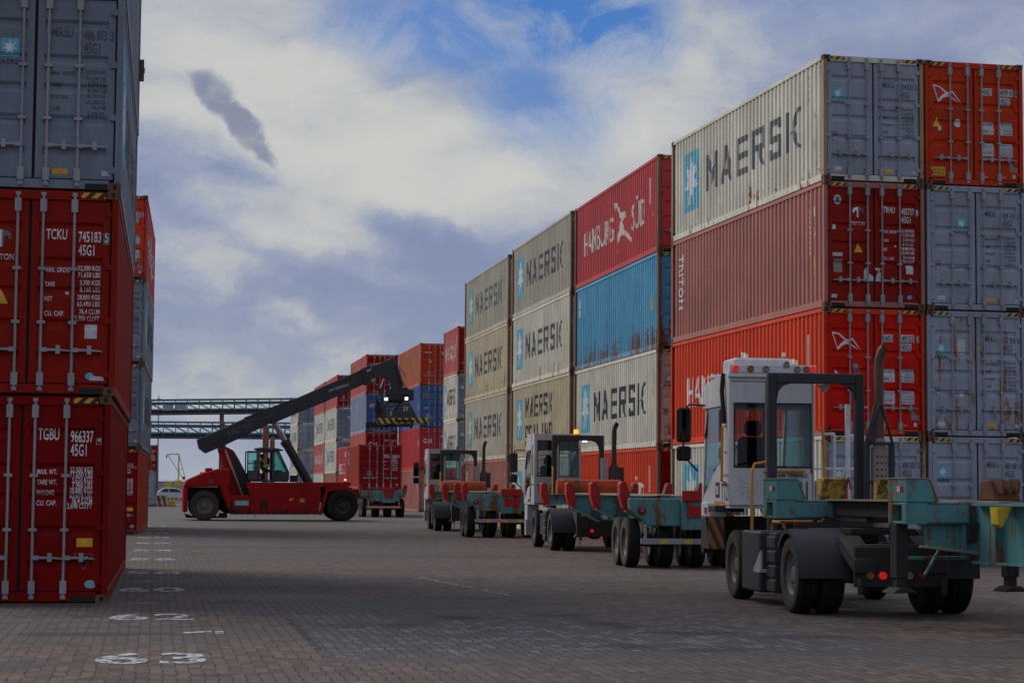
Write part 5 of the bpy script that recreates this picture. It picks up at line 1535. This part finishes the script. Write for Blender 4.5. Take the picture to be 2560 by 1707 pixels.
# ------------------------------------------------------------------ reach stacker (origin under the rear axle on its centre line, x forward)
def reach_stacker():
    t = thing('reach_stacker', 'red reach stacker with charcoal telescopic boom raised over the lane', 'container crane', (2.39, 99.55, 0), 0)
    # wheels turn about the y axis here
    def rs_wheel(x, y, r, w, out):
        e = wheel(t, x, y, r, w, -1)
        e.rotation_euler = (0, 0, math.pi / 2 if out < 0 else -math.pi / 2)
        return e
    for s in (-1, 1):
        rs_wheel(0, s * 1.62, .73, .55, s)
        for k in (1.78, 1.15):
            e = rs_wheel(6.62, s * k, .76, .55, s if k > 1.5 else -s)
            e.material_slots[1].material = M['tyre']
            for q in e.children: q.material_slots[0].material = M['hub']
    b = MB()
    b.prism([(1.0, .35), (5.3, .35), (5.6, .9), (7.4, .9), (7.4, 1.5), (5.2, 1.75), (1.6, 1.75), (.9, 1.2), (-.6, 1.2), (-.6, .6), (.6, .6)], 'y', -.85, .85)
    b.tube([(0, -1.4, .73), (0, 1.4, .73)], .16, 10); b.tube([(6.62, -1.6, .76), (6.62, 1.6, .76)], .24, 12)
    b.box(-.8, 1.1, -1.25, 1.25, .95, 1.60)
    b.build('chassis', M['grime'], t, .02)
    b = MB(); P = [(-1.05, 1.61), (-.91, 1.89), (-.78, 1.98), (-.09, 2.29), (.58, 2.48), (1.2, 2.49), (1.2, 1.71), (.75, 1.64), (-.83, 1.60)]
    b.prism(P, 'y', -1.95, 1.95); b.box(-1.03, -.80, -1.95, 1.95, .40, 1.60); cw = b.build('counterweight', M['rs_red'], t, .05)
    b = MB(); b.box(.05, .38, -1.0, 1.0, 2.30, 2.52); b.build('engine_hood', M['rs_red'], cw, .03)
    d = Decal(); d.text('27', .17, 1.79, .16, 'faded', w=.24, bold=.02); d.build('fleet_number', cw, lambda a, z, o: (a, -1.95 - o, z))
    b = MB(); b.box(-.22, -.08, -1.0, -.9, 2.24, 2.33); la = b.build('tail_lamp', M['lampred'], t)
    b = MB(); b.tube([(-1.0, -1.7, 1.95), (-1.0, -1.7, 2.10)], .05, 8); b.build('horn', M['black'], t)
    b = MB(); b.prism([(-.85, .12), (1.1, .12), (1.1, .36), (.7, .36), (.7, .22), (-.55, .22), (-.95, .34)], 'y', -1.55, -1.30); b.build('rear_step', M['black'], t)
    for s in (-1, 1):
        b = MB(); y0, y1 = sorted((s * 1.95, s * .86))
        b.prism([(.93, 1.21), (1.45, .30), (5.47, .32), (5.57, 1.18), (5.54, 1.86), (1.93, 1.84), (2.16, 1.21)], 'y', y0, y1); side = b.build('side_tank', M['rs_red'], t, .03)
        y0, y1 = sorted((s * 1.99, s * 1.75))
        b = MB(); b.prism([(.70, 1.68), (1.09, 1.71), (1.48, .30), (1.23, .30)], 'y', y0, y1); b.build('rear_strut', M['rs_red'], t, .01)
        b = MB(); b.prism([(5.47, .30), (5.63, .30), (5.92, 1.44), (6.75, 1.54), (7.05, 1.40), (7.28, 1.20), (7.30, 1.32), (7.05, 1.62), (6.79, 1.70), (5.80, 1.62)], 'y', y0, y1); b.build('front_fender', M['rs_red'], t, .01)
        b = MB(); y0, y1 = sorted((s * 1.90, s * .86)); b.prism([(5.2, 1.60), (7.0, 1.70), (7.0, 1.87), (5.1, 1.87)], 'y', y0, y1); b.build('front_deck', M['rs_red'], t, .01)
        if s < 0:
            d = Decal(); d.rect(1.44, .73, 2.10, .96, 'skyblue', 0); d.text('45 TON', 1.5, .78, .12, 'sticker', w=.52)
            d.rect(2.62, .62, 3.0, .95, 'black', 0); d.rect(4.55, .90, 4.80, 1.10, 'yellowrust', 0); d.disc(4.1, 1.02, .05, .06, 'yellow', 0); d.disc(4.2, 1.08, .04, .04, 'yellow', 0)
            d.rect(2.4, 1.72, 3.1, 1.745, 'black', 0); d.rect(3.3, 1.72, 5.0, 1.745, 'black', 0)
            d.build('side_panel_marks', side, lambda a, z, o: (a, -1.95 - o, z))
            b = MB(); b.tube([(2.4, -1.9, .02), (2.4, -1.9, .32)], .012, 6); b.build('earth_strap', M['black'], t)
    # tower that carries the boom pivot
    for s in (-1, 1):
        b = MB(); y0, y1 = sorted((s * 1.05, s * .70))
        b.prism([(.64, 3.50), (1.01, 3.56), (1.35, 3.39), (1.61, 2.94), (2.23, 1.76), (2.32, 1.18), (.97, 1.17), (.86, 1.63), (.94, 2.51)], 'y', y0, y1); tw = b.build('tower', M['rs_red'], t, .02)
        b = MB(); b.prism([(1.20, 3.40), (1.38, 3.36), (1.64, 2.94), (2.26, 1.78), (2.3, 1.25), (1.75, 1.25), (1.60, 1.9)], 'y', s * 1.06 - .004, s * 1.06 + .012); b.build('tower_shadow_plate', M['grime'], tw)  # dark sheet stands in for shade along the tower's front flank
    b = MB(); b.tube([(.93, -1.14, 3.46), (1.84, -1.14, 1.21)], .055, 10); b.build('hydraulic_line', M['zinc'], t)
    b = MB(); b.tube([(.85, -1.2, 3.46), (.85, 1.2, 3.46)], .12, 12); b.build('pivot_pin', M['dark'], t)
    # boom: outer section, step plate, inner section
    b = MB(); b.prism([(-.39, 3.90), (-.08, 4.05), (1.56, 4.81), (2.98, 5.46), (4.25, 5.90), (4.40, 5.22), (3.5, 4.83), (3.28, 4.79), (.95, 3.63), (.05, 3.24), (-.29, 3.48)], 'y', -.48, .48); ob = b.build('outer_boom', M['boom'], t, .03)
    for s in (-1, 1):
        b = MB(); y0, y1 = sorted((s * .482, s * .62)); b.prism([(-.39, 3.90), (.94, 4.49), (1.61, 4.81), (2.93, 5.04), (3.33, 5.25), (3.5, 4.83), (3.28, 4.79), (.95, 3.63), (.05, 3.24), (-.29, 3.48)], 'y', y0, y1); b.build('boom_cheek', M['boom'], ob, .02)
        b = MB(); y0, y1 = sorted((s * .622, s * .66)); b.prism([(.18, 4.0), (.91, 4.36), (1.06, 4.01), (.38, 3.66)], 'y', y0, y1); b.build('boom_cover', M['boom'], ob, .02)
    b = MB(); b.prism([(1.9, 4.97), (4.2, 5.885), (4.2, 5.93), (1.9, 5.01)], 'y', -.50, .50); b.build('boom_top_plate', M['cabgrey'], ob)
    b = MB(); b.prism([(4.0, 5.80), (7.58, 7.44), (8.05, 7.62), (8.2, 6.95), (5.8, 5.82), (4.2, 5.15)], 'y', -.40, .40); ib = b.build('inner_boom', M['boom'], t, .02)
    b = MB(); b.prism([(7.55, 7.47), (8.02, 7.68), (8.20, 6.92), (7.78, 6.72)], 'y', -.46, .46); b.box(7.8, 8.2, -.5, .5, 6.72, 6.80); co = b.build('boom_collar', M['dark'], ib, .02)
    for x, z in ((7.85, 7.42), (8.06, 6.95)):
        b = MB(); b.prism([(x, z), (x + .22, z + .11), (x + .25, z + .01), (x + .04, z - .10)], 'y', -.50, -.462); b.build('wear_pad', M['zinc'], co)
    b = MB(); b.prism([(7.93, 7.55), (8.98, 7.98), (9.3, 8.03), (9.36, 7.76), (9.64, 7.09), (9.61, 6.62), (9.97, 6.59), (10.07, 6.22), (8.83, 6.17), (8.82, 6.43), (9.11, 6.55), (9.05, 6.90), (8.64, 7.19), (8.1, 6.98)], 'y', -.36, .36); hd = b.build('boom_head', M['boom'], t, .03)
    b = MB(); b.prism([(8.95, 7.95), (9.28, 8.02), (9.38, 8.22), (9.32, 8.22), (9.2, 8.08), (9.0, 8.05)], 'y', -.2, .2); b.build('head_lug', M['dark'], hd)
    b = MB(); b.tube([(9.32, -.42, 7.75), (9.66, -.42, 6.65)], .07, 8); b.tube([(9.34, -.42, 7.8), (9.75, -.45, 7.25), (9.8, -.45, 7.05)], .016, 6); b.tube([(9.6, -.42, 7.0), (9.9, -.42, 6.5)], .018, 6); b.build('head_cylinder', M['dark'], hd)
    b = MB(); b.tube([(8.70, -.45, 7.0), (8.55, -.45, 6.55)], .05, 8); b.build('damper_rod', M['chrome'], hd)
    b = MB(); b.prism([(8.42, 6.62), (8.75, 6.42), (8.62, 6.15), (8.5, 6.2)], 'y', -.5, -.3); b.build('damper_body', M['dark'], hd)
    d = Decal(); d.text('APM TERMINALS', 0, 0, .12, 'sticker', w=1.06)
    a = math.atan2(.36, .98)
    d.build('boom_lettering', ib, lambda q, z, o: (6.02 + q * math.cos(a) - z * math.sin(a), -.40 - o, 6.30 + q * math.sin(a) + z * math.cos(a)))
    d = Decal(); d.text('KALMAR', 0, 0, .26, 'greyink', w=1.25, bold=.02); a2 = math.atan2(.47, 1.13)
    d.build('boom_lettering', ob, lambda q, z, o: (1.15 + q * math.cos(a2) - z * math.sin(a2), -.62 - o, 4.08 + q * math.sin(a2) + z * math.cos(a2)))
    # lift cylinders
    for s in (-1, 1):
        b = MB(); y = s * .80; p0, p1 = Vector((3.34, y, 4.85)), Vector((5.55, y, 1.10)); m = p0 + (p1 - p0) * .26
        b.tube([tuple(m), tuple(p1)], .165, 14); b.tube([tuple(m - (p1 - p0) * .01), tuple(m + (p1 - p0) * .05)], .20, 14); cy = b.build('lift_cylinder', M['dark'], t)
        b = MB(); b.tube([tuple(p0), tuple(m)], .095, 12); b.build('cylinder_rod', M['chrome'], cy)
    b = MB(); b.tube([(3.34, -.95, 4.85), (3.34, .95, 4.85)], .13, 12); b.build('cylinder_pin', M['dark'], t)
    # cab
    cy0, cy1 = -.95, .65
    b = MB()
    b.box(2.0, 4.05, cy0, cy1, 1.88, 1.96)
    b.prism([(2.0, 1.96), (2.62, 1.96), (2.62, 2.35), (2.35, 2.42), (2.0, 2.42)], 'y', cy0 - .75, cy0 - .70)
    b.prism([(3.30, 1.96), (4.09, 1.96), (4.03, 2.40), (3.75, 2.36), (3.55, 2.22), (3.30, 2.22)], 'y', cy0, cy0 + .05); b.prism([(3.30, 1.96), (4.09, 1.96), (4.03, 2.40), (3.75, 2.36), (3.55, 2.22), (3.30, 2.22)], 'y', cy1 - .05, cy1)
    for y in (cy0, cy1 - .06):
        b.box(2.56, 2.64, y, y + .06, 1.96, 3.38); b.box(3.24, 3.34, y, y + .06, 1.96, 3.40)
        b.prism([(3.50, 3.40), (3.58, 3.40), (4.09, 2.36), (4.02, 2.36)], 'y', y, y + .06)
        b.box(2.64, 3.5, y, y + .06, 3.32, 3.40)
    b.box(2.0, 2.06, cy1 - .06, cy1, 1.96, 3.36); b.box(2.0, 2.6, cy1 - .06, cy1, 3.30, 3.36); b.box(2.0, 2.6, cy1 - .06, cy1, 1.96, 2.3)
    b.box(4.02, 4.09, cy0 + .05, cy1 - .05, 1.96, 2.38)
    cb = b.build('cab', M['cabgrey'], t, .01)
    b = MB(); b.prism([(2.40, 3.50), (2.68, 3.54), (3.47, 3.52), (3.82, 3.43), (3.79, 3.40), (2.54, 3.40)], 'y', cy0 - .05, cy1 + .05); b.build('cab_roof', M['cabgrey'], cb, .02)
    b = MB()                                            # open door swung back, standing proud of the cab
    for q in ((2.0, 2.58, 3.30, 3.36), (2.0, 2.58, 2.72, 2.78), (2.0, 2.06, 1.95, 3.30), (2.54, 2.585, 2.0, 3.30)): b.box(q[0], q[1], cy0 - .75, cy0 - .71, q[2], q[3])
    dr = b.build('cab_door', M['cabgrey'], cb)
    b = MB(); b.box(2.06, 2.54, cy0 - .735, cy0 - .727, 2.42, 3.30); b.build('door_glass', M['greenglass'], dr)
    b = MB()
    for z in (2.55, 2.86): b.tube([(2.08, cy0 - .78, z), (2.52, cy0 - .78, z)], .012, 6)
    b.tube([(2.3, cy0 - .78, 2.42), (2.3, cy0 - .78, 2.9)], .012, 6); b.build('door_grab_rail', M['black'], dr)
    b = MB(); b.box(2.60, 2.64, cy0 - .74, cy0, 1.96, 3.3); b.build('door_edge', M['yellowrust'], dr)
    b = MB(); b.prism([(3.53, 3.38), (4.06, 2.36), (3.80, 2.36), (3.55, 2.24), (3.34, 2.24), (3.34, 3.38)], 'y', cy0 + .02, cy0 + .028); b.prism([(3.53, 3.38), (4.06, 2.36), (3.34, 2.24), (3.34, 3.38)], 'y', cy1 - .028, cy1 - .02); b.build('side_glass', M['greenglass'], cb)
    b = MB(); b.prism([(3.52, 3.40), (3.53, 3.40), (4.07, 2.38), (4.06, 2.38)], 'y', cy0 + .06, cy1 - .06); b.build('windscreen', M['greenglass'], cb)
    b = MB(); b.box(2.45, 2.95, -.35, .15, 1.96, 2.30); b.prism([(2.42, 2.3), (2.60, 2.3), (2.54, 2.95), (2.42, 2.95)], 'y', -.35, .15); b.build('seat', M['seat'], cb, .04)
    b = MB(); b.box(3.40, 3.75, -.7, .4, 1.96, 2.45); b.tube([(3.40 + .05 * math.sin(k * .449), -.10 + .18 * math.cos(k * .449), 2.62 + .17 * math.sin(k * .449)) for k in range(15)], .014, 6); b.box(3.05, 3.17, -.1, .05, 2.72, 3.05); b.build('console', M['black'], cb)
    b = MB(); b.box(4.15, 4.50, -.9, -.4, 1.88, 2.20); b.build('front_box', M['black'], t)
    b = MB(); b.tube([(4.62, -.9, 1.88), (4.62, -.9, 2.18)], .012, 6); b.build('side_post', M['black'], t)
    b = MB(); b.tube([(6.74, -1.85, 1.86), (6.74, -1.85, 1.94)], .05, 8); b.build('lamp_bracket', M['black'], t)
    b = MB(); b.lathe([(0, .06), (.10, .06), (.12, .001)], 'z', (6.74, -1.85, 1.94), 10); b.build('beacon', M['lampamber'], t)
    # rotator and spreader, its long axis across the crane
    b = MB(); b.lathe([(5.86, .001), (5.86, .55), (6.0, .62), (6.18, .62), (6.22, .001)], 'z', (9.45, 0, 0), 20); b.box(8.8, 10.12, -.55, .55, 5.98, 6.15); b.box(9.95, 10.25, -.3, .3, 5.98, 6.5); b.build('rotator', M['dark'], t, .01)
    for x, z in ((8.76, 5.98), (9.76, 6.02)):
        b = MB(); b.box(x - .07, x + .07, -1.30, -1.2, z - .07, z + .06); b.box(x - .03, x + .03, -1.2, -.5, z - .03, z + .03, 1); b.build('work_lamp', [M['lampwhite'], M['dark']], t)
    b = MB()
    for y in (-1.1, 1.02): b.prism([(8.86, 5.0), (9.04, 5.17), (9.44, 5.64), (9.64, 5.90), (9.90, 5.90), (10.29, 5.18), (10.36, 5.05)], 'y', y, y + .08)
    b.box(9.1, 10.1, -1.02, 1.02, 5.05, 5.40)
    pf = b.build('spreader_frame', M['cabgrey'], t, .01)
    d = Decal(); d.text('27', 9.62, 5.42, .19, 'sticker', w=.26, bold=.02); d.build('frame_number', pf, lambda a_, z, o: (a_, -1.1 - o, z))
    b = MB(); b.box(9.0, 9.35, -3.2, 3.4, 4.82, 5.02); b.box(9.75, 10.10, -3.2, 3.4, 4.82, 5.02); b.build('spreader_beam', M['dark'], t, .01)
    for y in (-3.15, 3.05):
        ang = R(-1.5)
        b = MB(); b.box(-1.22, 1.22, -.11, .11, -.125, .125)
        e = b.build('end_beam', M['bigstripe'] if y < 0 else M['dark'], t, .01, loc=(9.42 if y > 0 else 9.34, y, 4.86)); e.rotation_euler = (0, ang, 0)
        for x in (-1.12, 1.12):
            q = MB(); q.box(x - .06, x + .06, -.06, .06, -.22, -.125); q.build('twistlock', M['dark'], e)
    b = MB(); b.box(8.95, 9.9, -3.27, -3.262, 4.80, 4.90); b.build('end_beam_plate', M['black'], t)
    b = MB()
    for k in range(6): x = 8.32 + .07 * k; b.tube([(x, -.9 + .1 * k, 5.95 - .04 * k), (x - .05, -.9, 5.5), (x + .04 + .03 * k, -.8, 5.02)], .03, 6)
    b.box(8.28, 8.50, -1.0, -.8, 5.25, 5.85); b.build('hose_bundle', M['black'], t)
    b = MB(); b.box(8.62, 8.80, -.9, -.6, 5.05, 5.80); b.box(8.90, 8.99, -.9, -.6, 5.05, 5.75); b.build('hose_bracket', M['cabgrey'], t)
    return t

reach_stacker()
person_seated('driver in dark clothes with lime reflective bands seated in the red reach stacker', (2.39 + 2.78, 99.55 - .12, 2.38), R(-90), vest=True, scale=.98)


# ------------------------------------------------------------------ far end of the yard
def conveyor(label, x0, x1, y, z0, z1, slope, sheets):
    t = thing('conveyor_bridge', label, 'conveyor', (x0, y, 0))
    L = x1 - x0; n = int(L / 1.72); h = z1 - z0; w = 2.6
    Z = lambda x, z: z + slope * x
    for yy in (0, w):
        b = MB()
        for z, q in ((z1, .13), (z1 - h * .28, .10), (z0 + h * .30, .16), (z0, .12)): b.tube([(0, yy, Z(0, z)), (L, yy, Z(L, z))], q, 4)
        for i in range(n + 1):
            x = i * L / n; b.tube([(x, yy, Z(x, z0)), (x, yy, Z(x, z1))], .075, 4)
            if i < n: xb = (i + 1) * L / n; b.tube([(x, yy, Z(x, z1 - h * .28)), (xb, yy, Z(xb, z0 + h * .3))], .06, 4)
        b.build('truss', M['conv'], t)
    b = MB(); b.prism([(0, Z(0, z0 + .08)), (L, Z(L, z0 + .08)), (L, Z(L, z0 + h * .30)), (0, Z(0, z0 + h * .30))], 'y', .3, w - .3); b.prism([(0, Z(0, z1 - h * .33)), (L, Z(L, z1 - h * .33)), (L, Z(L, z1 - h * .16)), (0, Z(0, z1 - h * .16))], 'y', .3, w - .3); b.build('belt', M['convdark'], t)
    b = MB(); b.prism([(0, Z(0, z0 - .02)), (L, Z(L, z0 - .02)), (L, Z(L, z0 + .10)), (0, Z(0, z0 + .10))], 'y', -.25, -.15); b.build('walkway_edge', M['brick'], t)
    for x in sheets:
        b = MB(); b.box(x, x + 1.55, -.22, -.16, Z(x, z0 + h * .25), Z(x, z1 - h * .36)); b.build('cladding_sheet', M['shed'], t)
    for x in (L * .18, L * .62, L * .95):
        b = MB(); b.box(x - .3, x + .3, .4, 1.0, 0, Z(x, z0)); b.box(x - .3, x + .3, w - 1.0, w - .4, 0, Z(x, z0)); b.build('column', M['brick'], t)
    return t

conveyor('upper teal truss conveyor bridge crossing behind the reach stacker', -30, 34, 300, 11.4, 13.5, .025, (31.0, 32.9))
conveyor('lower teal truss conveyor bridge beneath the other one', -30, 34, 290, 8.35, 10.6, .004, ())
for lab, x, y, z, w in (('stout brick red tower column under the conveyor bridges', 15.32, 284, 10.0, .85), ('slimmer brick red column with a pointed cap beside the stout one', 15.95, 279, 8.0, .68)):
    b = MB(); b.box(x - w / 2, x + w / 2, y, y + w, 0, z); b.add([(x - w / 2, y, z), (x + w / 2, y, z), (x + w / 2, y + w, z), (x - w / 2, y + w, z), (x, y + w / 2, z + .6)], [(0, 1, 4), (1, 2, 4), (2, 3, 4), (3, 0, 4)])
    tag(b.build('support_column', M['brick'], None, .02), lab, 'column')
b = MB(); b.tube([(.5, 320, 0), (.42, 320, 15.8)], [.16, .06], 6); b.box(.2, .8, 319.9, 320.1, 15.2, 15.3); tag(b.build('thin_mast', M['conv']), 'thin mast rising behind the upper conveyor bridge', 'mast')

t = thing('davit_crane', 'slender yellow davit crane behind the white car', 'crane', (2.78, 240, 0))
b = MB(); b.tube([(0, 0, 0), (0, 0, 5.4)], .085, 8); b.build('post', M['crane'], t)
b = MB(); b.tube([(0, 0, 5.4), (-1.42, 0, 5.35)], .07, 8); b.build('jib', M['crane'], t)
b = MB(); b.tube([(-1.3, 0, 5.33), (0, 0, 3.35), (.55, 0, 2.5)], .045, 6); b.tube([(0, 0, 5.4), (.80, 0, 2.5)], .045, 6); b.tube([(0, 0, 3.35), (.45, 0, 3.8)], .035, 6); b.build('brace', M['crane'], t)
b = MB(); b.lathe([(-.12, .001), (-.1, .09), (.1, .09), (.12, .001)], 'z', (-1.40, 0, 5.1), 10); b.tube([(-1.40, 0, 5.0), (-1.40, 0, 4.85)], .03, 6); b.build('hook_block', M['black'], t)

t = thing('warehouse', 'long low grey shed on the horizon', 'shed', (-60, 420, 0))
b = MB()
for i in range(90): b.box(i * 2.0, i * 2.0 + 1.96, 0, 12, 0, 2.55)
b.build('wall', M['shed'], t)
b = MB(); b.prism([(-.3, 2.55), (12.3, 2.55), (6, 2.95)], 'x', -.2, 180.2); b.build('roof', M['shed'], t)
for x, z, lab in ((1.55, 1.75, 'yellow square sign on a thin post near the grey shed'), (2.68, 1.95, 'second yellow sign, tilted, beside the davit crane post')):
    t = thing('sign', lab, 'sign', (x, 236, 0))
    b = MB(); b.tube([(0, 0, 0), (0, 0, z + .5)], .03, 6); b.build('post', M['convdark'], t)
    b = MB(); b.prism([(-.42, z - .3), (.40, z - .26), (.44, z + .34), (-.38, z + .3)], 'y', -.06, -.03); b.build('panel', M['yellow'], t)

# white hatchback
t = thing('car', 'white hatchback parked beyond the striped barrier', 'car', (2.25, 222.6, 0))
b = MB()
b.prism([(-2.0, .30), (2.0, .30), (2.05, .62), (1.9, .80), (1.15, .93), (.35, 1.38), (-.3, 1.47), (-1.3, 1.44), (-1.85, 1.05), (-2.02, .75)], 'y', -.82, .82); b.build('body', M['carwhite'], t, .08)
for s in (-1, 1):
    for pts in ([(-1.55, .98), (-.72, .98), (-.72, 1.36), (-1.2, 1.36)], [(-.62, .98), (.72, .96), (.22, 1.32), (-.3, 1.38), (-.62, 1.37)]):
        b = MB(); y0, y1 = sorted((s * .822, s * .835)); b.prism(pts, 'y', y0, y1); b.build('window', M['cabgrey'], t)
b = MB(); b.prism([(1.12, .95), (.40, 1.36), (.42, 1.38), (1.15, .97)], 'y', -.7, .7); b.build('windscreen', M['cabgrey'], t)
for s in (-1, 1):
    for x in (-1.25, 1.28):
        w = wheel(t, x, s * .74, .30, .19, -1); w.rotation_euler = (0, 0, math.pi / 2 if s < 0 else -math.pi / 2)
b = MB(); b.box(1.85, 2.02, -.7, -.45, .62, .74); b.box(1.85, 2.02, .45, .7, .62, .74); b.build('headlight', M['lens'], t)
b = MB(); b.box(-2.03, -1.95, -.72, -.5, .75, 1.0); b.box(-2.03, -1.95, .5, .72, .75, 1.0); b.build('tail_lamp', M['dullred'], t)

# jersey barriers
b = MB(); b.prism([(-.30, 0), (.30, 0), (.28, .2), (.13, .38), (.10, .85), (-.10, .85), (-.13, .38), (-.28, .2)], 'x', -.62, .62)
b.build('concrete_barrier', M['barrier'], None, .01)
bar = bpy.data.objects['concrete_barrier']; bar.location = (.42, 166, 0)
tag(bar, 'striped concrete barrier end nearest the light grey container', 'barrier', 'yellow and black barriers')
bar['label'] = 'black and yellow striped concrete barrier touching the light grey container'
o = bar.copy(); C.objects.link(o); o.location = (2.0, 235, 0); o['label'] = 'striped concrete barrier behind the white car roof, under the tilted sign'
o = bar.copy(); C.objects.link(o); o.location = (3.4, 235.2, 0); o['label'] = 'striped concrete barrier beside the foot of the davit crane'
b = MB(); b.prism([(-.35, 0), (.35, 0), (.30, .35), (.15, .48), (-.15, .48), (-.30, .35)], 'y', -.3, .3)
o = b.build('yellow_block', M['yellow'], None, .04, loc=(1.42, 166, 0)); tag(o, 'mustard yellow concrete block at the end of the striped barrier', 'block')
